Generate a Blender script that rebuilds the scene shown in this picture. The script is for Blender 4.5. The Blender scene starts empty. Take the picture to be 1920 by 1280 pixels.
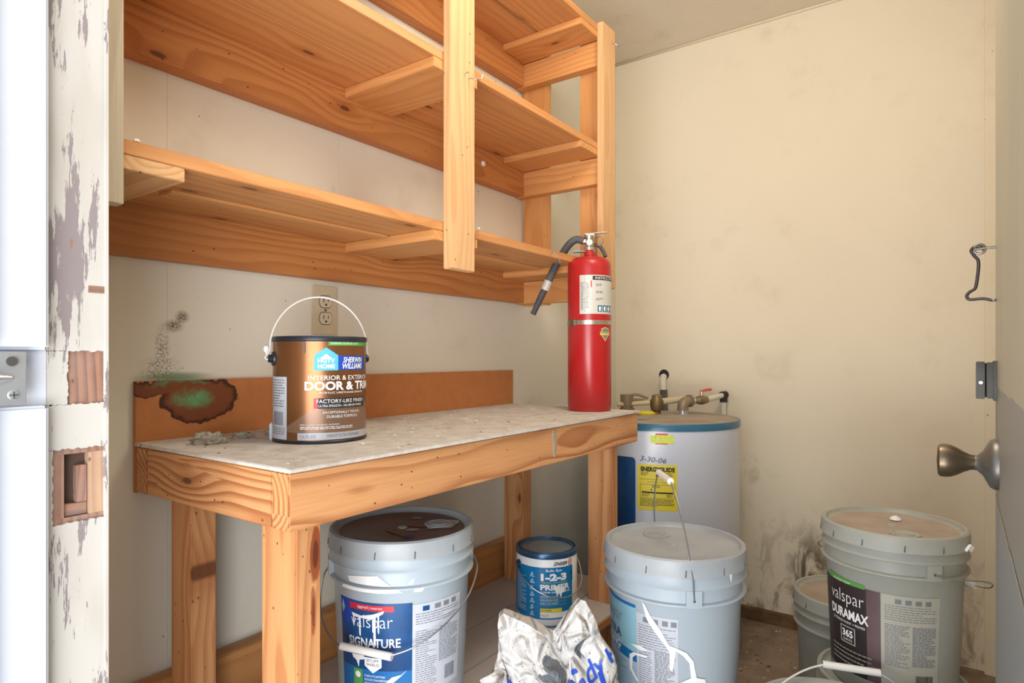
import bpy, bmesh, math, random
from mathutils import Vector, Matrix, noise
from mathutils.bvhtree import BVHTree
PI = math.pi
sc = bpy.context.scene
col = sc.collection

# ------------------------------------------------------------------ camera
cd = bpy.data.cameras.new('camera'); cam = bpy.data.objects.new('camera', cd); col.objects.link(cam)
cam.location = (0, 0, 0.99); cam.rotation_euler = (PI/2, 0, math.radians(35.52-90))
cd.sensor_width = 36; cd.lens = 22.07; cd.shift_y = 28/1920; cd.clip_start = 0.02
sc.camera = cam
# ------------------------------------------------------------------ world, lights, exposure
w = bpy.data.worlds.new('world'); sc.world = w; w.use_nodes = True
bg = w.node_tree.nodes['Background']; bg.inputs[0].default_value = (0.80, 0.90, 1.0, 1); bg.inputs[1].default_value = 1.0

def area(name, loc, target, sx, sy, power, color):
    l = bpy.data.lights.new(name, 'AREA'); l.shape = 'RECTANGLE'; l.size = sx; l.size_y = sy
    l.energy = power; l.color = color
    o = bpy.data.objects.new(name, l); col.objects.link(o); o.location = loc
    o.rotation_euler = (Vector(target)-Vector(loc)).to_track_quat('-Z', 'Y').to_euler(); return o
area('daylight_doorway', (-1.15, -0.48, 0.80), (1.35, 0.95, 0.60), 1.7, 1.7, 45, (0.98, 0.985, 1.0))
area('ground_bounce_fill', (-0.65, 0.10, 0.08), (1.3, 0.75, 1.9), 1.3, 1.0, 34, (1.0, 0.97, 0.92))  # added fill lamp aimed up from outside, brightens ceiling and shelf undersides
pl = bpy.data.lights.new('ceiling_fill', 'POINT'); pl.energy = 15; pl.color = (1.0, 0.93, 0.82); pl.shadow_soft_size = 0.16  # unseen fill point added under the ceiling to even out the room
plo = bpy.data.objects.new('ceiling_fill', pl); col.objects.link(plo); plo.location = (1.05, 0.30, 2.02)
sc.view_settings.view_transform = 'Standard'; sc.view_settings.look = 'None'
sc.view_settings.gamma = 1; sc.view_settings.use_curve_mapping = False
sc.view_settings.exposure = 0.29

# ------------------------------------------------------------------ helpers
def srgb(r, g, b):
    f = lambda c: (c/255/12.92) if c/255 <= 0.04045 else ((c/255+0.055)/1.055)**2.4
    return (f(r), f(g), f(b), 1)

class G:                                     # tiny node-graph builder
    def __init__(s, name):
        s.m = bpy.data.materials.new(name); s.m.use_nodes = True; s.t = s.m.node_tree
        s.b = s.t.nodes['Principled BSDF']
    def n(s, typ, ins=None, **kw):
        nd = s.t.nodes.new(typ)
        for k, v in kw.items(): setattr(nd, k, v)
        for k, v in (ins or {}).items(): s.set(nd.inputs[k], v)
        return nd
    def set(s, inp, v):
        if isinstance(v, bpy.types.NodeSocket): s.t.links.new(v, inp)
        else:
            if inp.type == 'VECTOR' and not hasattr(v, '__len__'): v = (v, v, v)
            inp.default_value = v
    def math(s, op, a, b=0.0, c=0.0, clamp=False):
        nd = s.n('ShaderNodeMath', {0: a, 1: b, 2: c}, operation=op); nd.use_clamp = clamp; return nd.outputs[0]
    def vmath(s, op, a, b=(0, 0, 0)):
        nd = s.n('ShaderNodeVectorMath', {0: a, 1: b}, operation=op)
        return nd.outputs['Value'] if op in ('LENGTH', 'DISTANCE', 'DOT_PRODUCT') else nd.outputs[0]
    def step(s, v, a, b, lo=0.0, hi=1.0):
        nd = s.n('ShaderNodeMapRange', {0: v, 1: a, 2: b, 3: lo, 4: hi}, interpolation_type='SMOOTHSTEP'); return nd.outputs[0]
    def noise(s, vec, scale, detail=3.0, rough=0.5, dist=0.0):
        nd = s.n('ShaderNodeTexNoise', {'Vector': vec, 'Scale': scale, 'Detail': detail, 'Roughness': rough, 'Distortion': dist}); return nd
    def mix(s, f, a, b):
        nd = s.n('ShaderNodeMix', data_type='RGBA'); s.set(nd.inputs[0], f); s.set(nd.inputs[6], a); s.set(nd.inputs[7], b); return nd.outputs[2]
    def obj(s): return s.n('ShaderNodeTexCoord').outputs['Object']
    def rnd(s): return s.n('ShaderNodeObjectInfo').outputs['Random']
    def bump(s, h, strength=0.3, dist=0.002):
        nd = s.n('ShaderNodeBump', {'Height': h, 'Strength': strength, 'Distance': dist}); s.set(s.b.inputs['Normal'], nd.outputs[0])
    def base(s, c): s.set(s.b.inputs['Base Color'], c)
    def rough(s, r): s.set(s.b.inputs['Roughness'], r)
    def metal(s, r): s.set(s.b.inputs['Metallic'], r)
    def gauss(s, p, c, r):                   # soft ellipse mask at c with radii r
        d = s.vmath('LENGTH', s.vmath('DIVIDE', s.vmath('SUBTRACT', p, c), r)); return s.step(d, 0.2, 1.0, 1.0, 0.0)
    def specks(s, p, scale, size, keep):
        v = s.n('ShaderNodeTexVoronoi', {'Vector': p, 'Scale': scale})
        sep = s.n('ShaderNodeSeparateColor', {0: v.outputs['Color']})
        return s.math('MULTIPLY', s.step(v.outputs['Distance'], size*0.5, size, 1, 0), s.math('GREATER_THAN', sep.outputs[0], keep))

def plain(name, c, rough=0.5, metal=0.0, dirt=0.0, dirtc=(0.25, 0.22, 0.18, 1), bump=0.0):
    g = G(name); p = g.obj()
    n = g.noise(p, 9, 5, 0.6).outputs[0]
    v = g.step(n, 0.35, 0.7, 0.0, max(dirt, 0.06))
    g.base(g.mix(v, c, dirtc)); g.set(g.b.inputs['Roughness'], g.step(n, 0.3, 0.7, max(0.02, rough-(0.06 if rough > 0.4 else 0.02)), rough+(0.06 if rough > 0.4 else 0.02))); g.metal(metal)
    if bump: g.bump(g.noise(p, 120, 3).outputs[0], bump, 0.001)
    return g.m

def wood(name, light, dark, ring=110, contrast=0.7, knots=0.5, speck=0.6, dusty=0.0, rough=0.55, extra=None):
    g = G(name); p0 = g.obj(); r = g.rnd()
    off = g.n('ShaderNodeCombineXYZ', {0: g.math('MULTIPLY', r, 31.7), 1: g.math('MULTIPLY', r, 0.0), 2: 0.0}).outputs[0]
    p = g.vmath('ADD', p0, off)
    warp = g.noise(g.vmath('MULTIPLY', p, (1.6, 5, 5)), 1.0, 2).outputs['Color']
    wv = g.vmath('MULTIPLY', g.vmath('SUBTRACT', warp, (0.5, 0.5, 0.5)), (0, 0.075, 0.06))
    kp = g.vmath('ADD', g.vmath('MULTIPLY', p, (3.2, 9, 0)), g.n('ShaderNodeCombineXYZ', {1: g.math('MULTIPLY', r, 23.3)}).outputs[0])
    vo = g.n('ShaderNodeTexVoronoi', {'Vector': kp, 'Scale': 1.0, 'Randomness': 1.0}, voronoi_dimensions='2D')
    sep = g.n('ShaderNodeSeparateColor', {0: vo.outputs['Color']})
    has = g.math('GREATER_THAN', sep.outputs[1], 1.0-knots)
    kd = vo.outputs['Distance']
    bulge = g.math('MULTIPLY', g.step(kd, 0.0, 0.45, 0.016, 0.0), has)
    q = g.vmath('ADD', p, wv)
    sx = g.n('ShaderNodeSeparateXYZ', {0: q})
    y0 = g.math('MULTIPLY', g.math('SUBTRACT', g.math('FRACT', g.math('MULTIPLY', r, 17.3)), 0.5), 0.09)
    z0 = g.math('SUBTRACT', -0.025, g.math('MULTIPLY', g.math('FRACT', g.math('MULTIPLY', r, 7.1)), 0.05))
    yy = g.math('SUBTRACT', sx.outputs[1], y0); zz = g.math('SUBTRACT', sx.outputs[2], z0)
    rad = g.math('SQRT', g.math('ADD', g.math('MULTIPLY', yy, yy), g.math('MULTIPLY', zz, zz)))
    rad = g.math('ADD', rad, bulge)
    fr = g.math('FRACT', g.math('MULTIPLY', rad, ring))
    line = g.math('MULTIPLY', g.step(fr, 0.25, 0.86), g.step(fr, 0.90, 1.0, 1.0, 0.0))
    fib = g.noise(g.vmath('MULTIPLY', p, (9, 420, 420)), 1.0, 2).outputs[0]
    tone = g.noise(g.vmath('MULTIPLY', p, (1.2, 7, 7)), 1.0, 3).outputs[0]
    c = g.mix(g.math('MULTIPLY', line, contrast), light, dark)
    c = g.mix(g.step(tone, 0.35, 0.75, 0.0, 0.55), c, tuple(x*0.80 for x in light[:3])+(1,))
    c = g.mix(g.step(fib, 0.3, 0.75, 0.0, 0.22), c, dark)
    kmask = g.math('MULTIPLY', g.step(kd, 0.032, 0.062, 1.0, 0.0), has)
    kd2 = tuple(x*0.28 for x in dark[:3])+(1,)
    halo = g.math('MULTIPLY', g.step(kd, 0.05, 0.22, 0.5, 0.0), has)
    c = g.mix(halo, c, dark); c = g.mix(g.math('MULTIPLY', kmask, 0.85), c, kd2)
    if speck: c = g.mix(g.math('MULTIPLY', g.specks(g.vmath('MULTIPLY', p, (1, 1.6, 1.6)), 48, 0.15, 1.0-speck*0.42), 0.85), c, (0.03, 0.015, 0.008, 1))
    if dusty:
        dn = g.noise(p, 14, 6, 0.65).outputs[0]
        c = g.mix(g.step(dn, 0.3, 0.62, dusty*0.35, dusty), c, srgb(178, 170, 168))
    if extra: c = extra(g, p0, c)
    g.base(c); g.rough(rough)
    g.bump(g.math('ADD', g.math('MULTIPLY', line, 0.5), fib), 0.18, 0.0006)
    return g.m

M = {}
M['pine'] = wood('pine', srgb(219, 160, 99), srgb(181, 111, 55), 70, 0.42, 0.35, 0.15)
M['plank'] = wood('plank_pine', srgb(213, 153, 95), srgb(170, 101, 51), 46, 0.34, 0.45, 0.12)
M['ledger'] = wood('ledger_pine', srgb(204, 138, 79), srgb(156, 88, 42), 90, 0.5, 0.5, 0.6)
M['post'] = wood('post_pine', srgb(223, 179, 130), srgb(200, 144, 92), 70, 0.5, 0.5, 0.3)
M['greypost'] = wood('weathered_post', srgb(206, 192, 168), srgb(170, 150, 124), 100, 0.4, 0.2, 0.5)
M['bench'] = wood('bench_fir', srgb(213, 157, 106), srgb(154, 88, 47), 100, 0.9, 0.3, 1.0)
M['leg'] = wood('leg_fir', srgb(211, 155, 104), srgb(168, 98, 53), 75, 0.65, 0.4, 1.0)
def resin(g, p, c):
    n = g.noise(g.vmath('MULTIPLY', p, (18, 60, 60)), 1.0, 5, 0.65).outputs[0]
    for c_, r_, k_ in (((0.320, -0.042, -0.012), (0.075, 0.02, 0.016), 0.9), ((0.235, -0.042, -0.008), (0.060, 0.02, 0.008), 0.7), ((0.06, -0.042, -0.010), (0.10, 0.02, 0.006), 0.5)):
        m = g.step(g.math('ADD', g.gauss(p, c_, r_), g.math('MULTIPLY', g.math('SUBTRACT', n, 0.5), 0.9)), 0.35, 0.6, 0, k_)
        c = g.mix(m, c, srgb(136, 58, 26)); c = g.mix(g.step(g.math('ADD', g.gauss(p, c_, (r_[0]*0.7, 0.02, r_[2]*0.7)), g.math('MULTIPLY', g.math('SUBTRACT', n, 0.5), 1.2)), 0.6, 0.8, 0, k_*0.8), c, srgb(70, 26, 18))
    return c
M['legresin'] = wood('leg_fir_resin', srgb(211, 157, 106), srgb(171, 103, 57), 75, 0.6, 0.2, 1.0, extra=resin)
M['lowplank'] = wood('low_plank', srgb(194, 138, 84), srgb(166, 103, 55), 60, 0.45, 0.2, 0.8)
M['shelfboard'] = wood('dusty_board', srgb(190, 172, 160), srgb(160, 138, 124), 40, 0.2, 0.1, 0.4, dusty=0.9, rough=0.8)
M['bare'] = wood('bare_jamb_wood', srgb(158, 104, 72), srgb(92, 56, 40), 150, 0.8, 0.4, 1.0, dusty=0.28)
M['jamblight'] = wood('jamb_light_wood', srgb(196, 152, 110), srgb(140, 96, 64), 130, 0.7, 0.3, 1.0, dusty=0.3)
M['barelight'] = wood('fresh_wood', srgb(222, 176, 124), srgb(190, 132, 80), 90, 0.6, 0.0, 0.2)

def paint(name, c, extra=None, texture=0.15):
    g = G(name); p = g.obj()
    n = g.noise(p, 1.7, 5, 0.55).outputs[0]
    k = g.mix(g.step(n, 0.35, 0.75, 0.0, 0.35), c, tuple(a*b for a, b in zip(c[:3], (0.86, 0.85, 0.80)))+(1,))
    n2 = g.noise(p, 7, 6, 0.6).outputs[0]
    k = g.mix(g.step(n2, 0.55, 0.8, 0.0, 0.22), k, srgb(168, 150, 118))
    k = g.mix(g.math('MULTIPLY', g.specks(p, 13, 0.045, 0.60), 0.75), k, srgb(92, 74, 52))
    k = g.mix(g.math('MULTIPLY', g.specks(p, 31, 0.07, 0.88), 0.7), k, srgb(70, 60, 46))
    k = g.mix(g.math('MULTIPLY', g.specks(g.vmath('MULTIPLY', p, (1, 1, 0.45)), 5, 0.05, 0.72), 0.45), k, srgb(140, 122, 92))
    if extra: k = extra(g, p, k)
    g.base(k); g.rough(0.62)
    g.bump(g.noise(p, 60, 4).outputs[0], texture, 0.002)
    return g.m
def stain_back(g, p, k):
    hi = g.noise(p, 420, 4, 0.8).outputs[0]
    sp = g.step(hi, 0.50, 0.56)
    a = g.math('ADD', g.gauss(p, (0.612, 1.213, 1.066), (0.018, 1, 0.016)), g.gauss(p, (0.596, 1.213, 1.048), (0.024, 1, 0.016)), clamp=True)
    b = g.gauss(p, (0.575, 1.213, 1.010), (0.018, 1, 0.055))
    c = g.gauss(p, (0.572, 1.213, 0.965), (0.048, 1, 0.034))
    k = g.mix(g.math('MULTIPLY', a, g.step(hi, 0.40, 0.55, 0.2, 1)), k, srgb(98, 84, 52))
    k = g.mix(g.math('MULTIPLY', g.math('ADD', b, c, clamp=True), g.math('MULTIPLY', sp, 0.85)), k, srgb(78, 76, 54))
    k = g.mix(g.math('MULTIPLY', g.gauss(p, (0.60, 1.213, 0.952), (0.09, 1, 0.012)), 0.8), k, srgb(108, 136, 92))
    return k
def stain_right(g, p, k):
    n = g.noise(g.vmath('MULTIPLY', p, (1, 1, 0.5)), 16, 6, 0.7, 0.8).outputs[0]
    low = g.step(g.n('ShaderNodeSeparateXYZ', {0: p}).outputs[2], 0.0, 0.55, 1.0, 0.0)
    k = g.mix(g.math('MULTIPLY', g.step(n, 0.46, 0.66), g.math('MULTIPLY', low, 0.75)), k, srgb(122, 106, 82))
    k = g.mix(g.math('MULTIPLY', g.gauss(p, (2.47, 0.44, 0.20), (1, 0.10, 0.22)), g.step(n, 0.38, 0.55, 0, 0.9)), k, srgb(84, 70, 48))
    k = g.mix(g.math('MULTIPLY', g.gauss(p, (2.47, 0.645, 0.56), (1, 0.05, 0.07)), g.step(n, 0.42, 0.6, 0, 0.6)), k, srgb(146, 126, 92))
    return k
WALL = srgb(230, 223, 206)
M['wall_back'] = paint('cream_paint_back', srgb(228, 223, 209), stain_back)
M['wall_right'] = paint('cream_paint_right', srgb(229, 219, 198), stain_right)
M['paint'] = paint('cream_paint', srgb(226, 214, 190))
M['ceiling'] = paint('ceiling_paint', srgb(226, 216, 200), None, 0.6)
M['white'] = plain('white_gloss_paint', srgb(206, 212, 226), 0.4, 0, 0.05, bump=0.1)
def peel():
    g = G('peeling_white_paint'); p = g.obj()
    n = g.noise(g.vmath('MULTIPLY', p, (34, 1, 4.0)), 1.0, 8, 0.72).outputs[0]
    k = g.mix(g.step(g.noise(g.vmath('MULTIPLY', p, (20, 1, 6)), 1.0, 4).outputs[0], 0.4, 0.7, 0, 0.5), srgb(190, 187, 182), srgb(172, 164, 154))
    pm = g.step(n, 0.552, 0.566)
    k = g.mix(pm, k, srgb(136, 126, 128))
    k = g.mix(g.step(n, 0.70, 0.72), k, srgb(150, 96, 60))
    g.base(k); g.rough(0.6); g.bump(g.math('SUBTRACT', 1.0, pm), 0.5, 0.001); return g.m
M['peel'] = peel()
def splash():
    g = G('stained_hardboard'); p = g.obj()
    wv = g.vmath('MULTIPLY', g.vmath('SUBTRACT', g.noise(p, 22, 5, 0.6).outputs['Color'], (0.5, 0.5, 0.5)), (0.055, 0, 0.055))
    q = g.vmath('ADD', p, wv)
    d = g.vmath('LENGTH', g.vmath('DIVIDE', g.vmath('SUBTRACT', q, (0.645, 1.2, 0.908)), (0.078, 1, 0.044)))
    d2 = g.vmath('LENGTH', g.vmath('DIVIDE', g.vmath('SUBTRACT', q, (0.565, 1.2, 0.937)), (0.062, 1, 0.017)))
    dm = g.math('MINIMUM', d, d2)
    k = g.mix(g.step(g.noise(p, 30, 5, 0.7).outputs[0], 0.35, 0.7, 0, 0.35), srgb(190, 122, 68), srgb(160, 96, 48))
    k = g.mix(g.step(dm, 0.98, 1.02, 1, 0), k, srgb(122, 66, 32))
    k = g.mix(g.math('MULTIPLY', g.step(dm, 0.80, 0.95), g.step(dm, 0.98, 1.04, 1, 0)), k, srgb(66, 32, 16))
    gm = g.vmath('LENGTH', g.vmath('DIVIDE', g.vmath('SUBTRACT', q, (0.626, 1.2, 0.910)), (0.042, 1, 0.022)))
    k = g.mix(g.math('MULTIPLY', g.step(gm, 0.3, 1.15, 1, 0), g.step(g.noise(p, 160, 3, 0.7).outputs[0], 0.3, 0.55, 0.35, 1)), k, srgb(98, 158, 104))
    gt = g.gauss(q, (0.60, 1.2, 0.946), (0.07, 1, 0.007)); k = g.mix(gt, k, srgb(96, 134, 96))
    g.base(k); g.rough(0.6); return g.m
M['splash'] = splash()
def dust():
    g = G('dusty_top'); p = g.obj()
    n = g.noise(p, 26, 8, 0.72).outputs[0]; n2 = g.noise(p, 6, 4).outputs[0]
    k = g.mix(g.step(n, 0.36, 0.74), srgb(206, 202, 196), srgb(176, 166, 156))
    k = g.mix(g.step(n2, 0.5, 0.72, 0, 0.45), k, srgb(214, 212, 210))
    k = g.mix(g.specks(p, 90, 0.2, 0.86), k, srgb(236, 232, 224))
    k = g.mix(g.specks(p, 42, 0.12, 0.82), k, srgb(112, 92, 74))
    g.base(k); g.rough(0.9); g.bump(n, 0.5, 0.003); return g.m
M['dust'] = dust()
def concrete():
    g = G('dirty_concrete'); p = g.obj(); n = g.noise(p, 5, 8, 0.7, 0.6).outputs[0]
    k = g.mix(g.step(n, 0.32, 0.7), srgb(150, 132, 116), srgb(98, 80, 66))
    k = g.mix(g.specks(p, 46, 0.22, 0.78), k, srgb(190, 176, 160)); k = g.mix(g.specks(p, 24, 0.16, 0.8), k, srgb(58, 46, 36))
    g.base(k); g.rough(0.9); g.bump(n, 0.6, 0.006); return g.m
M['concrete'] = concrete()
M['dirtybase'] = plain('rotted_wood', srgb(128, 98, 68), 0.9, 0, 0.9, srgb(54, 38, 26), 0.5)
def door_mat():
    g = G('grey_green_door'); p = g.obj(); s = g.n('ShaderNodeSeparateXYZ', {0: p})
    n = g.noise(g.vmath('MULTIPLY', p, (6, 1, 2)), 1.0, 6, 0.6).outputs[0]
    k = g.mix(g.step(n, 0.35, 0.7, 0, 0.5), srgb(176, 170, 148), srgb(158, 154, 138))
    k = g.mix(g.specks(p, 26, 0.1, 0.8), k, srgb(92, 88, 76))
    # bare rubbed field below a sloping torn paint edge
    wz = g.math('MULTIPLY', g.math('SUBTRACT', g.noise(g.vmath('MULTIPLY', p, (14, 0, 0)), 1.0, 4).outputs[0], 0.5), 0.012)
    z = g.math('ADD', s.outputs[2], wz)
    band = g.math('MULTIPLY', g.step(z, 0.798, 0.800), g.step(z, 0.948, 0.950, 1, 0))
    k = g.mix(band, k, srgb(138, 138, 132))
    k = g.mix(g.math('MULTIPLY', g.step(z, 0.796, 0.798), g.step(z, 0.800, 0.802, 1, 0)), k, srgb(70, 62, 50))
    k = g.mix(g.step(z, 0.790, 0.797, 1, 0), k, srgb(138, 144, 146))
    g.base(k); g.rough(0.45); return g.m
M['door'] = door_mat()
M['bucket'] = plain('grey_white_plastic', srgb(170, 183, 194), 0.34, 0, 0.12, srgb(170, 174, 172))
M['bucketlid'] = plain('grey_lid_plastic', srgb(162, 170, 176), 0.38, 0, 0.4, srgb(134, 138, 146))
M['oldbucket'] = plain('aged_plastic', srgb(162, 166, 160), 0.45, 0, 0.3, srgb(140, 136, 122))
M['lidstain'] = plain('brown_paint_skin', srgb(96, 68, 56), 0.3, 0, 0.6, srgb(104, 100, 110))
M['lidstain'].node_tree.nodes['Principled BSDF'].inputs['Specular IOR Level'].default_value = 0.5
M['skinpale'] = plain('pale_paint_smear', srgb(176, 168, 170), 0.35)
M['skinpink'] = plain('rusty_smear', srgb(128, 84, 66), 0.4, 0, 0.5, srgb(96, 60, 48))
M['wire'] = plain('galvanised_wire', srgb(176, 180, 186), 0.3, 0.9)
M['grip'] = plain('white_grip', srgb(232, 232, 230), 0.45, 0, 0.15)
M['drip'] = plain('white_paint_drip', srgb(238, 240, 242), 0.3)
M['notch'] = plain('shadowed_notch', srgb(96, 100, 104), 0.8)
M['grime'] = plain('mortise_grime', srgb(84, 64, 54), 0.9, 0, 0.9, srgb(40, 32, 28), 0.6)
M['dark'] = plain('dark_slot', srgb(60, 58, 56), 0.7)
M['black'] = plain('black_print', srgb(28, 28, 32), 0.6)
M['ink'] = plain('grey_print', srgb(120, 124, 132), 0.5)
M['inkblue'] = plain('ballpoint_ink', srgb(44, 62, 110), 0.5)
M['wprint'] = plain('white_print', srgb(240, 242, 244), 0.4)
M['paper'] = plain('label_paper', srgb(190, 196, 208), 0.4)
M['paperold'] = plain('aged_label_paper', srgb(176, 176, 166), 0.45, 0, 0.3, srgb(160, 152, 130))
M['navy'] = plain('navy_label', srgb(24, 62, 112), 0.3, 0, 0.5, srgb(16, 96, 160))
M['navy2'] = plain('mid_blue_label', srgb(16, 104, 172), 0.35)
M['sky'] = plain('light_blue_label', srgb(132, 182, 202), 0.35, 0, 0.4, srgb(160, 208, 224))
M['pale'] = plain('pale_blue_label', srgb(168, 190, 212), 0.35, 0, 0.5, srgb(140, 164, 200))
M['redp'] = plain('red_print', srgb(198, 40, 62), 0.4)
M['green'] = plain('green_print', srgb(84, 156, 70), 0.6)
M['yellow'] = plain('yellow_label', srgb(232, 216, 66), 0.45)
M['lime'] = plain('lime_sticker', srgb(214, 226, 84), 0.45)
M['orange'] = plain('orange_print', srgb(222, 84, 46), 0.45)
M['duralabel'] = plain('black_brown_label', srgb(46, 40, 42), 0.35, 0, 0.4, srgb(74, 58, 58))
M['duraside'] = plain('plum_label', srgb(104, 84, 90), 0.35, 0, 0.5, srgb(76, 58, 64))
M['zblue'] = plain('primer_blue', srgb(10, 118, 176), 0.35)
M['rim'] = plain('dark_steel_rim', srgb(48, 54, 64), 0.35, 0.4, 0.3, srgb(30, 30, 36))
M['ziprim'] = plain('blue_steel_rim', srgb(40, 82, 122), 0.3, 0.5, 0.3, srgb(120, 140, 156))
M['canlid'] = plain('can_lid_steel', srgb(132, 152, 170), 0.35, 0.6, 0.4, srgb(160, 168, 174))
M['tan'] = plain('tan_label_band', srgb(140, 108, 88), 0.3, 0.4)
M['tin'] = plain('label_grey', srgb(186, 190, 200), 0.35, 0.2)
M['hblue'] = plain('house_badge_blue', srgb(84, 176, 214), 0.6)
M['rblue'] = plain('royal_badge_blue', srgb(18, 66, 170), 0.6)
def copper():
    g = G('bronze_can'); g.base(srgb(164, 104, 56)); g.metal(0.75)
    n = g.noise(g.obj(), 5, 3).outputs[0]; g.base(g.mix(g.step(n, 0.4, 0.7), srgb(150, 104, 68), srgb(122, 86, 60))); g.rough(0.30); return g.m
M['copper'] = copper()
M['red'] = plain('red_enamel', srgb(178, 28, 32), 0.30, 0, 0.22, srgb(160, 70, 62))
M['chrome'] = plain('dull_nickel', srgb(196, 190, 178), 0.32, 0.85, 0.3, srgb(150, 140, 120))
M['steel'] = plain('dull_steel', srgb(150, 146, 140), 0.4, 0.8, 0.4, srgb(90, 84, 74))
M['silver'] = plain('bright_steel', srgb(212, 218, 226), 0.28, 0.8, 0.1)
M['rubber'] = plain('dusty_black_rubber', srgb(58, 60, 66), 0.7, 0, 0.6, srgb(124, 120, 116))
M['exlabel'] = plain('silver_label', srgb(206, 204, 196), 0.4, 0.1)
M['heater'] = plain('white_enamel', srgb(204, 211, 226), 0.25, 0, 0.0, srgb(200, 206, 218, ))
M['htop'] = plain('dusty_grey_cover', srgb(170, 158, 146), 0.8, 0, 0.5, srgb(136, 120, 104))
M['teal'] = plain('teal_band', srgb(44, 102, 132), 0.3)
M['heaterblue'] = plain('dark_blue_panel', srgb(20, 74, 130), 0.12)
M['brass'] = plain('tarnished_brass', srgb(150, 128, 92), 0.45, 0.7, 0.5, srgb(90, 76, 54))
M['galv'] = plain('grey_brown_elbow', srgb(150, 136, 116), 0.55, 0.4, 0.5, srgb(110, 92, 72))
M['pvc'] = plain('white_pipe', srgb(224, 220, 206), 0.45, 0, 0.2)
M['oldpvc'] = plain('yellowed_pipe', srgb(206, 194, 156), 0.5, 0, 0.3)
M['outlet'] = plain('aged_ivory_plastic', srgb(212, 200, 172), 0.4, 0, 0.3, srgb(176, 150, 116))
M['outletface'] = plain('ivory_face', srgb(216, 206, 182), 0.4)
M['iron'] = plain('dark_iron', srgb(84, 82, 78), 0.45, 0.8, 0.4, srgb(50, 46, 42))
M['knob'] = plain('worn_bronze_knob', srgb(126, 112, 92), 0.34, 0.8, 0.5, srgb(90, 78, 62))
M['rose'] = plain('grey_rose', srgb(120, 120, 116), 0.4, 0.7, 0.3)
M['greenp'] = plain('green_plastic', srgb(34, 140, 90), 0.35)
M['clay'] = plain('grey_debris', srgb(168, 160, 144), 0.95, 0, 0.6, srgb(120, 108, 92), 0.6)
M['shieldp'] = plain('gold_print', srgb(206, 190, 104), 0.4)
def bagm():
    g = G('dirty_white_bag'); p = g.obj(); n = g.noise(p, 16, 7, 0.7, 0.5).outputs[0]
    k = g.mix(g.step(n, 0.50, 0.68, 0, 0.85), srgb(198, 197, 196), srgb(140, 124, 104))
    k = g.mix(g.specks(p, 130, 0.22, 0.80), k, srgb(70, 66, 62))
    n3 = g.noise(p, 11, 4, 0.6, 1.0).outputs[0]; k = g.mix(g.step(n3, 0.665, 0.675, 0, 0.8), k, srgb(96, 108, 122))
    n4 = g.noise(p, 34, 5, 0.6, 0.6).outputs[0]
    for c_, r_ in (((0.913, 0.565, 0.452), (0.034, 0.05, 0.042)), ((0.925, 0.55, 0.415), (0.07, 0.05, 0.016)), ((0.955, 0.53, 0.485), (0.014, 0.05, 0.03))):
        k = g.mix(g.step(g.math('ADD', g.gauss(p, c_, r_), g.math('MULTIPLY', g.math('SUBTRACT', n4, 0.5), 1.3)), 0.48, 0.55, 0, 0.92), k, srgb(78, 86, 96))  # shade of the fold and open mouth painted in as dark slate
    vv = g.n('ShaderNodeTexVoronoi', {'Vector': g.vmath('ADD', p, g.vmath('MULTIPLY', g.noise(p, 9, 3).outputs['Color'], (0.06, 0.06, 0.06))), 'Scale': 26}, feature='DISTANCE_TO_EDGE')
    g.bump(g.math('ADD', g.step(vv.outputs['Distance'], 0, 0.25), n4), 0.9, 0.007)
    g.base(k); g.rough(0.45); return g.m
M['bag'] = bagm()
M['bagblue'] = plain('blue_bag_print', srgb(28, 74, 186), 0.45)

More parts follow.
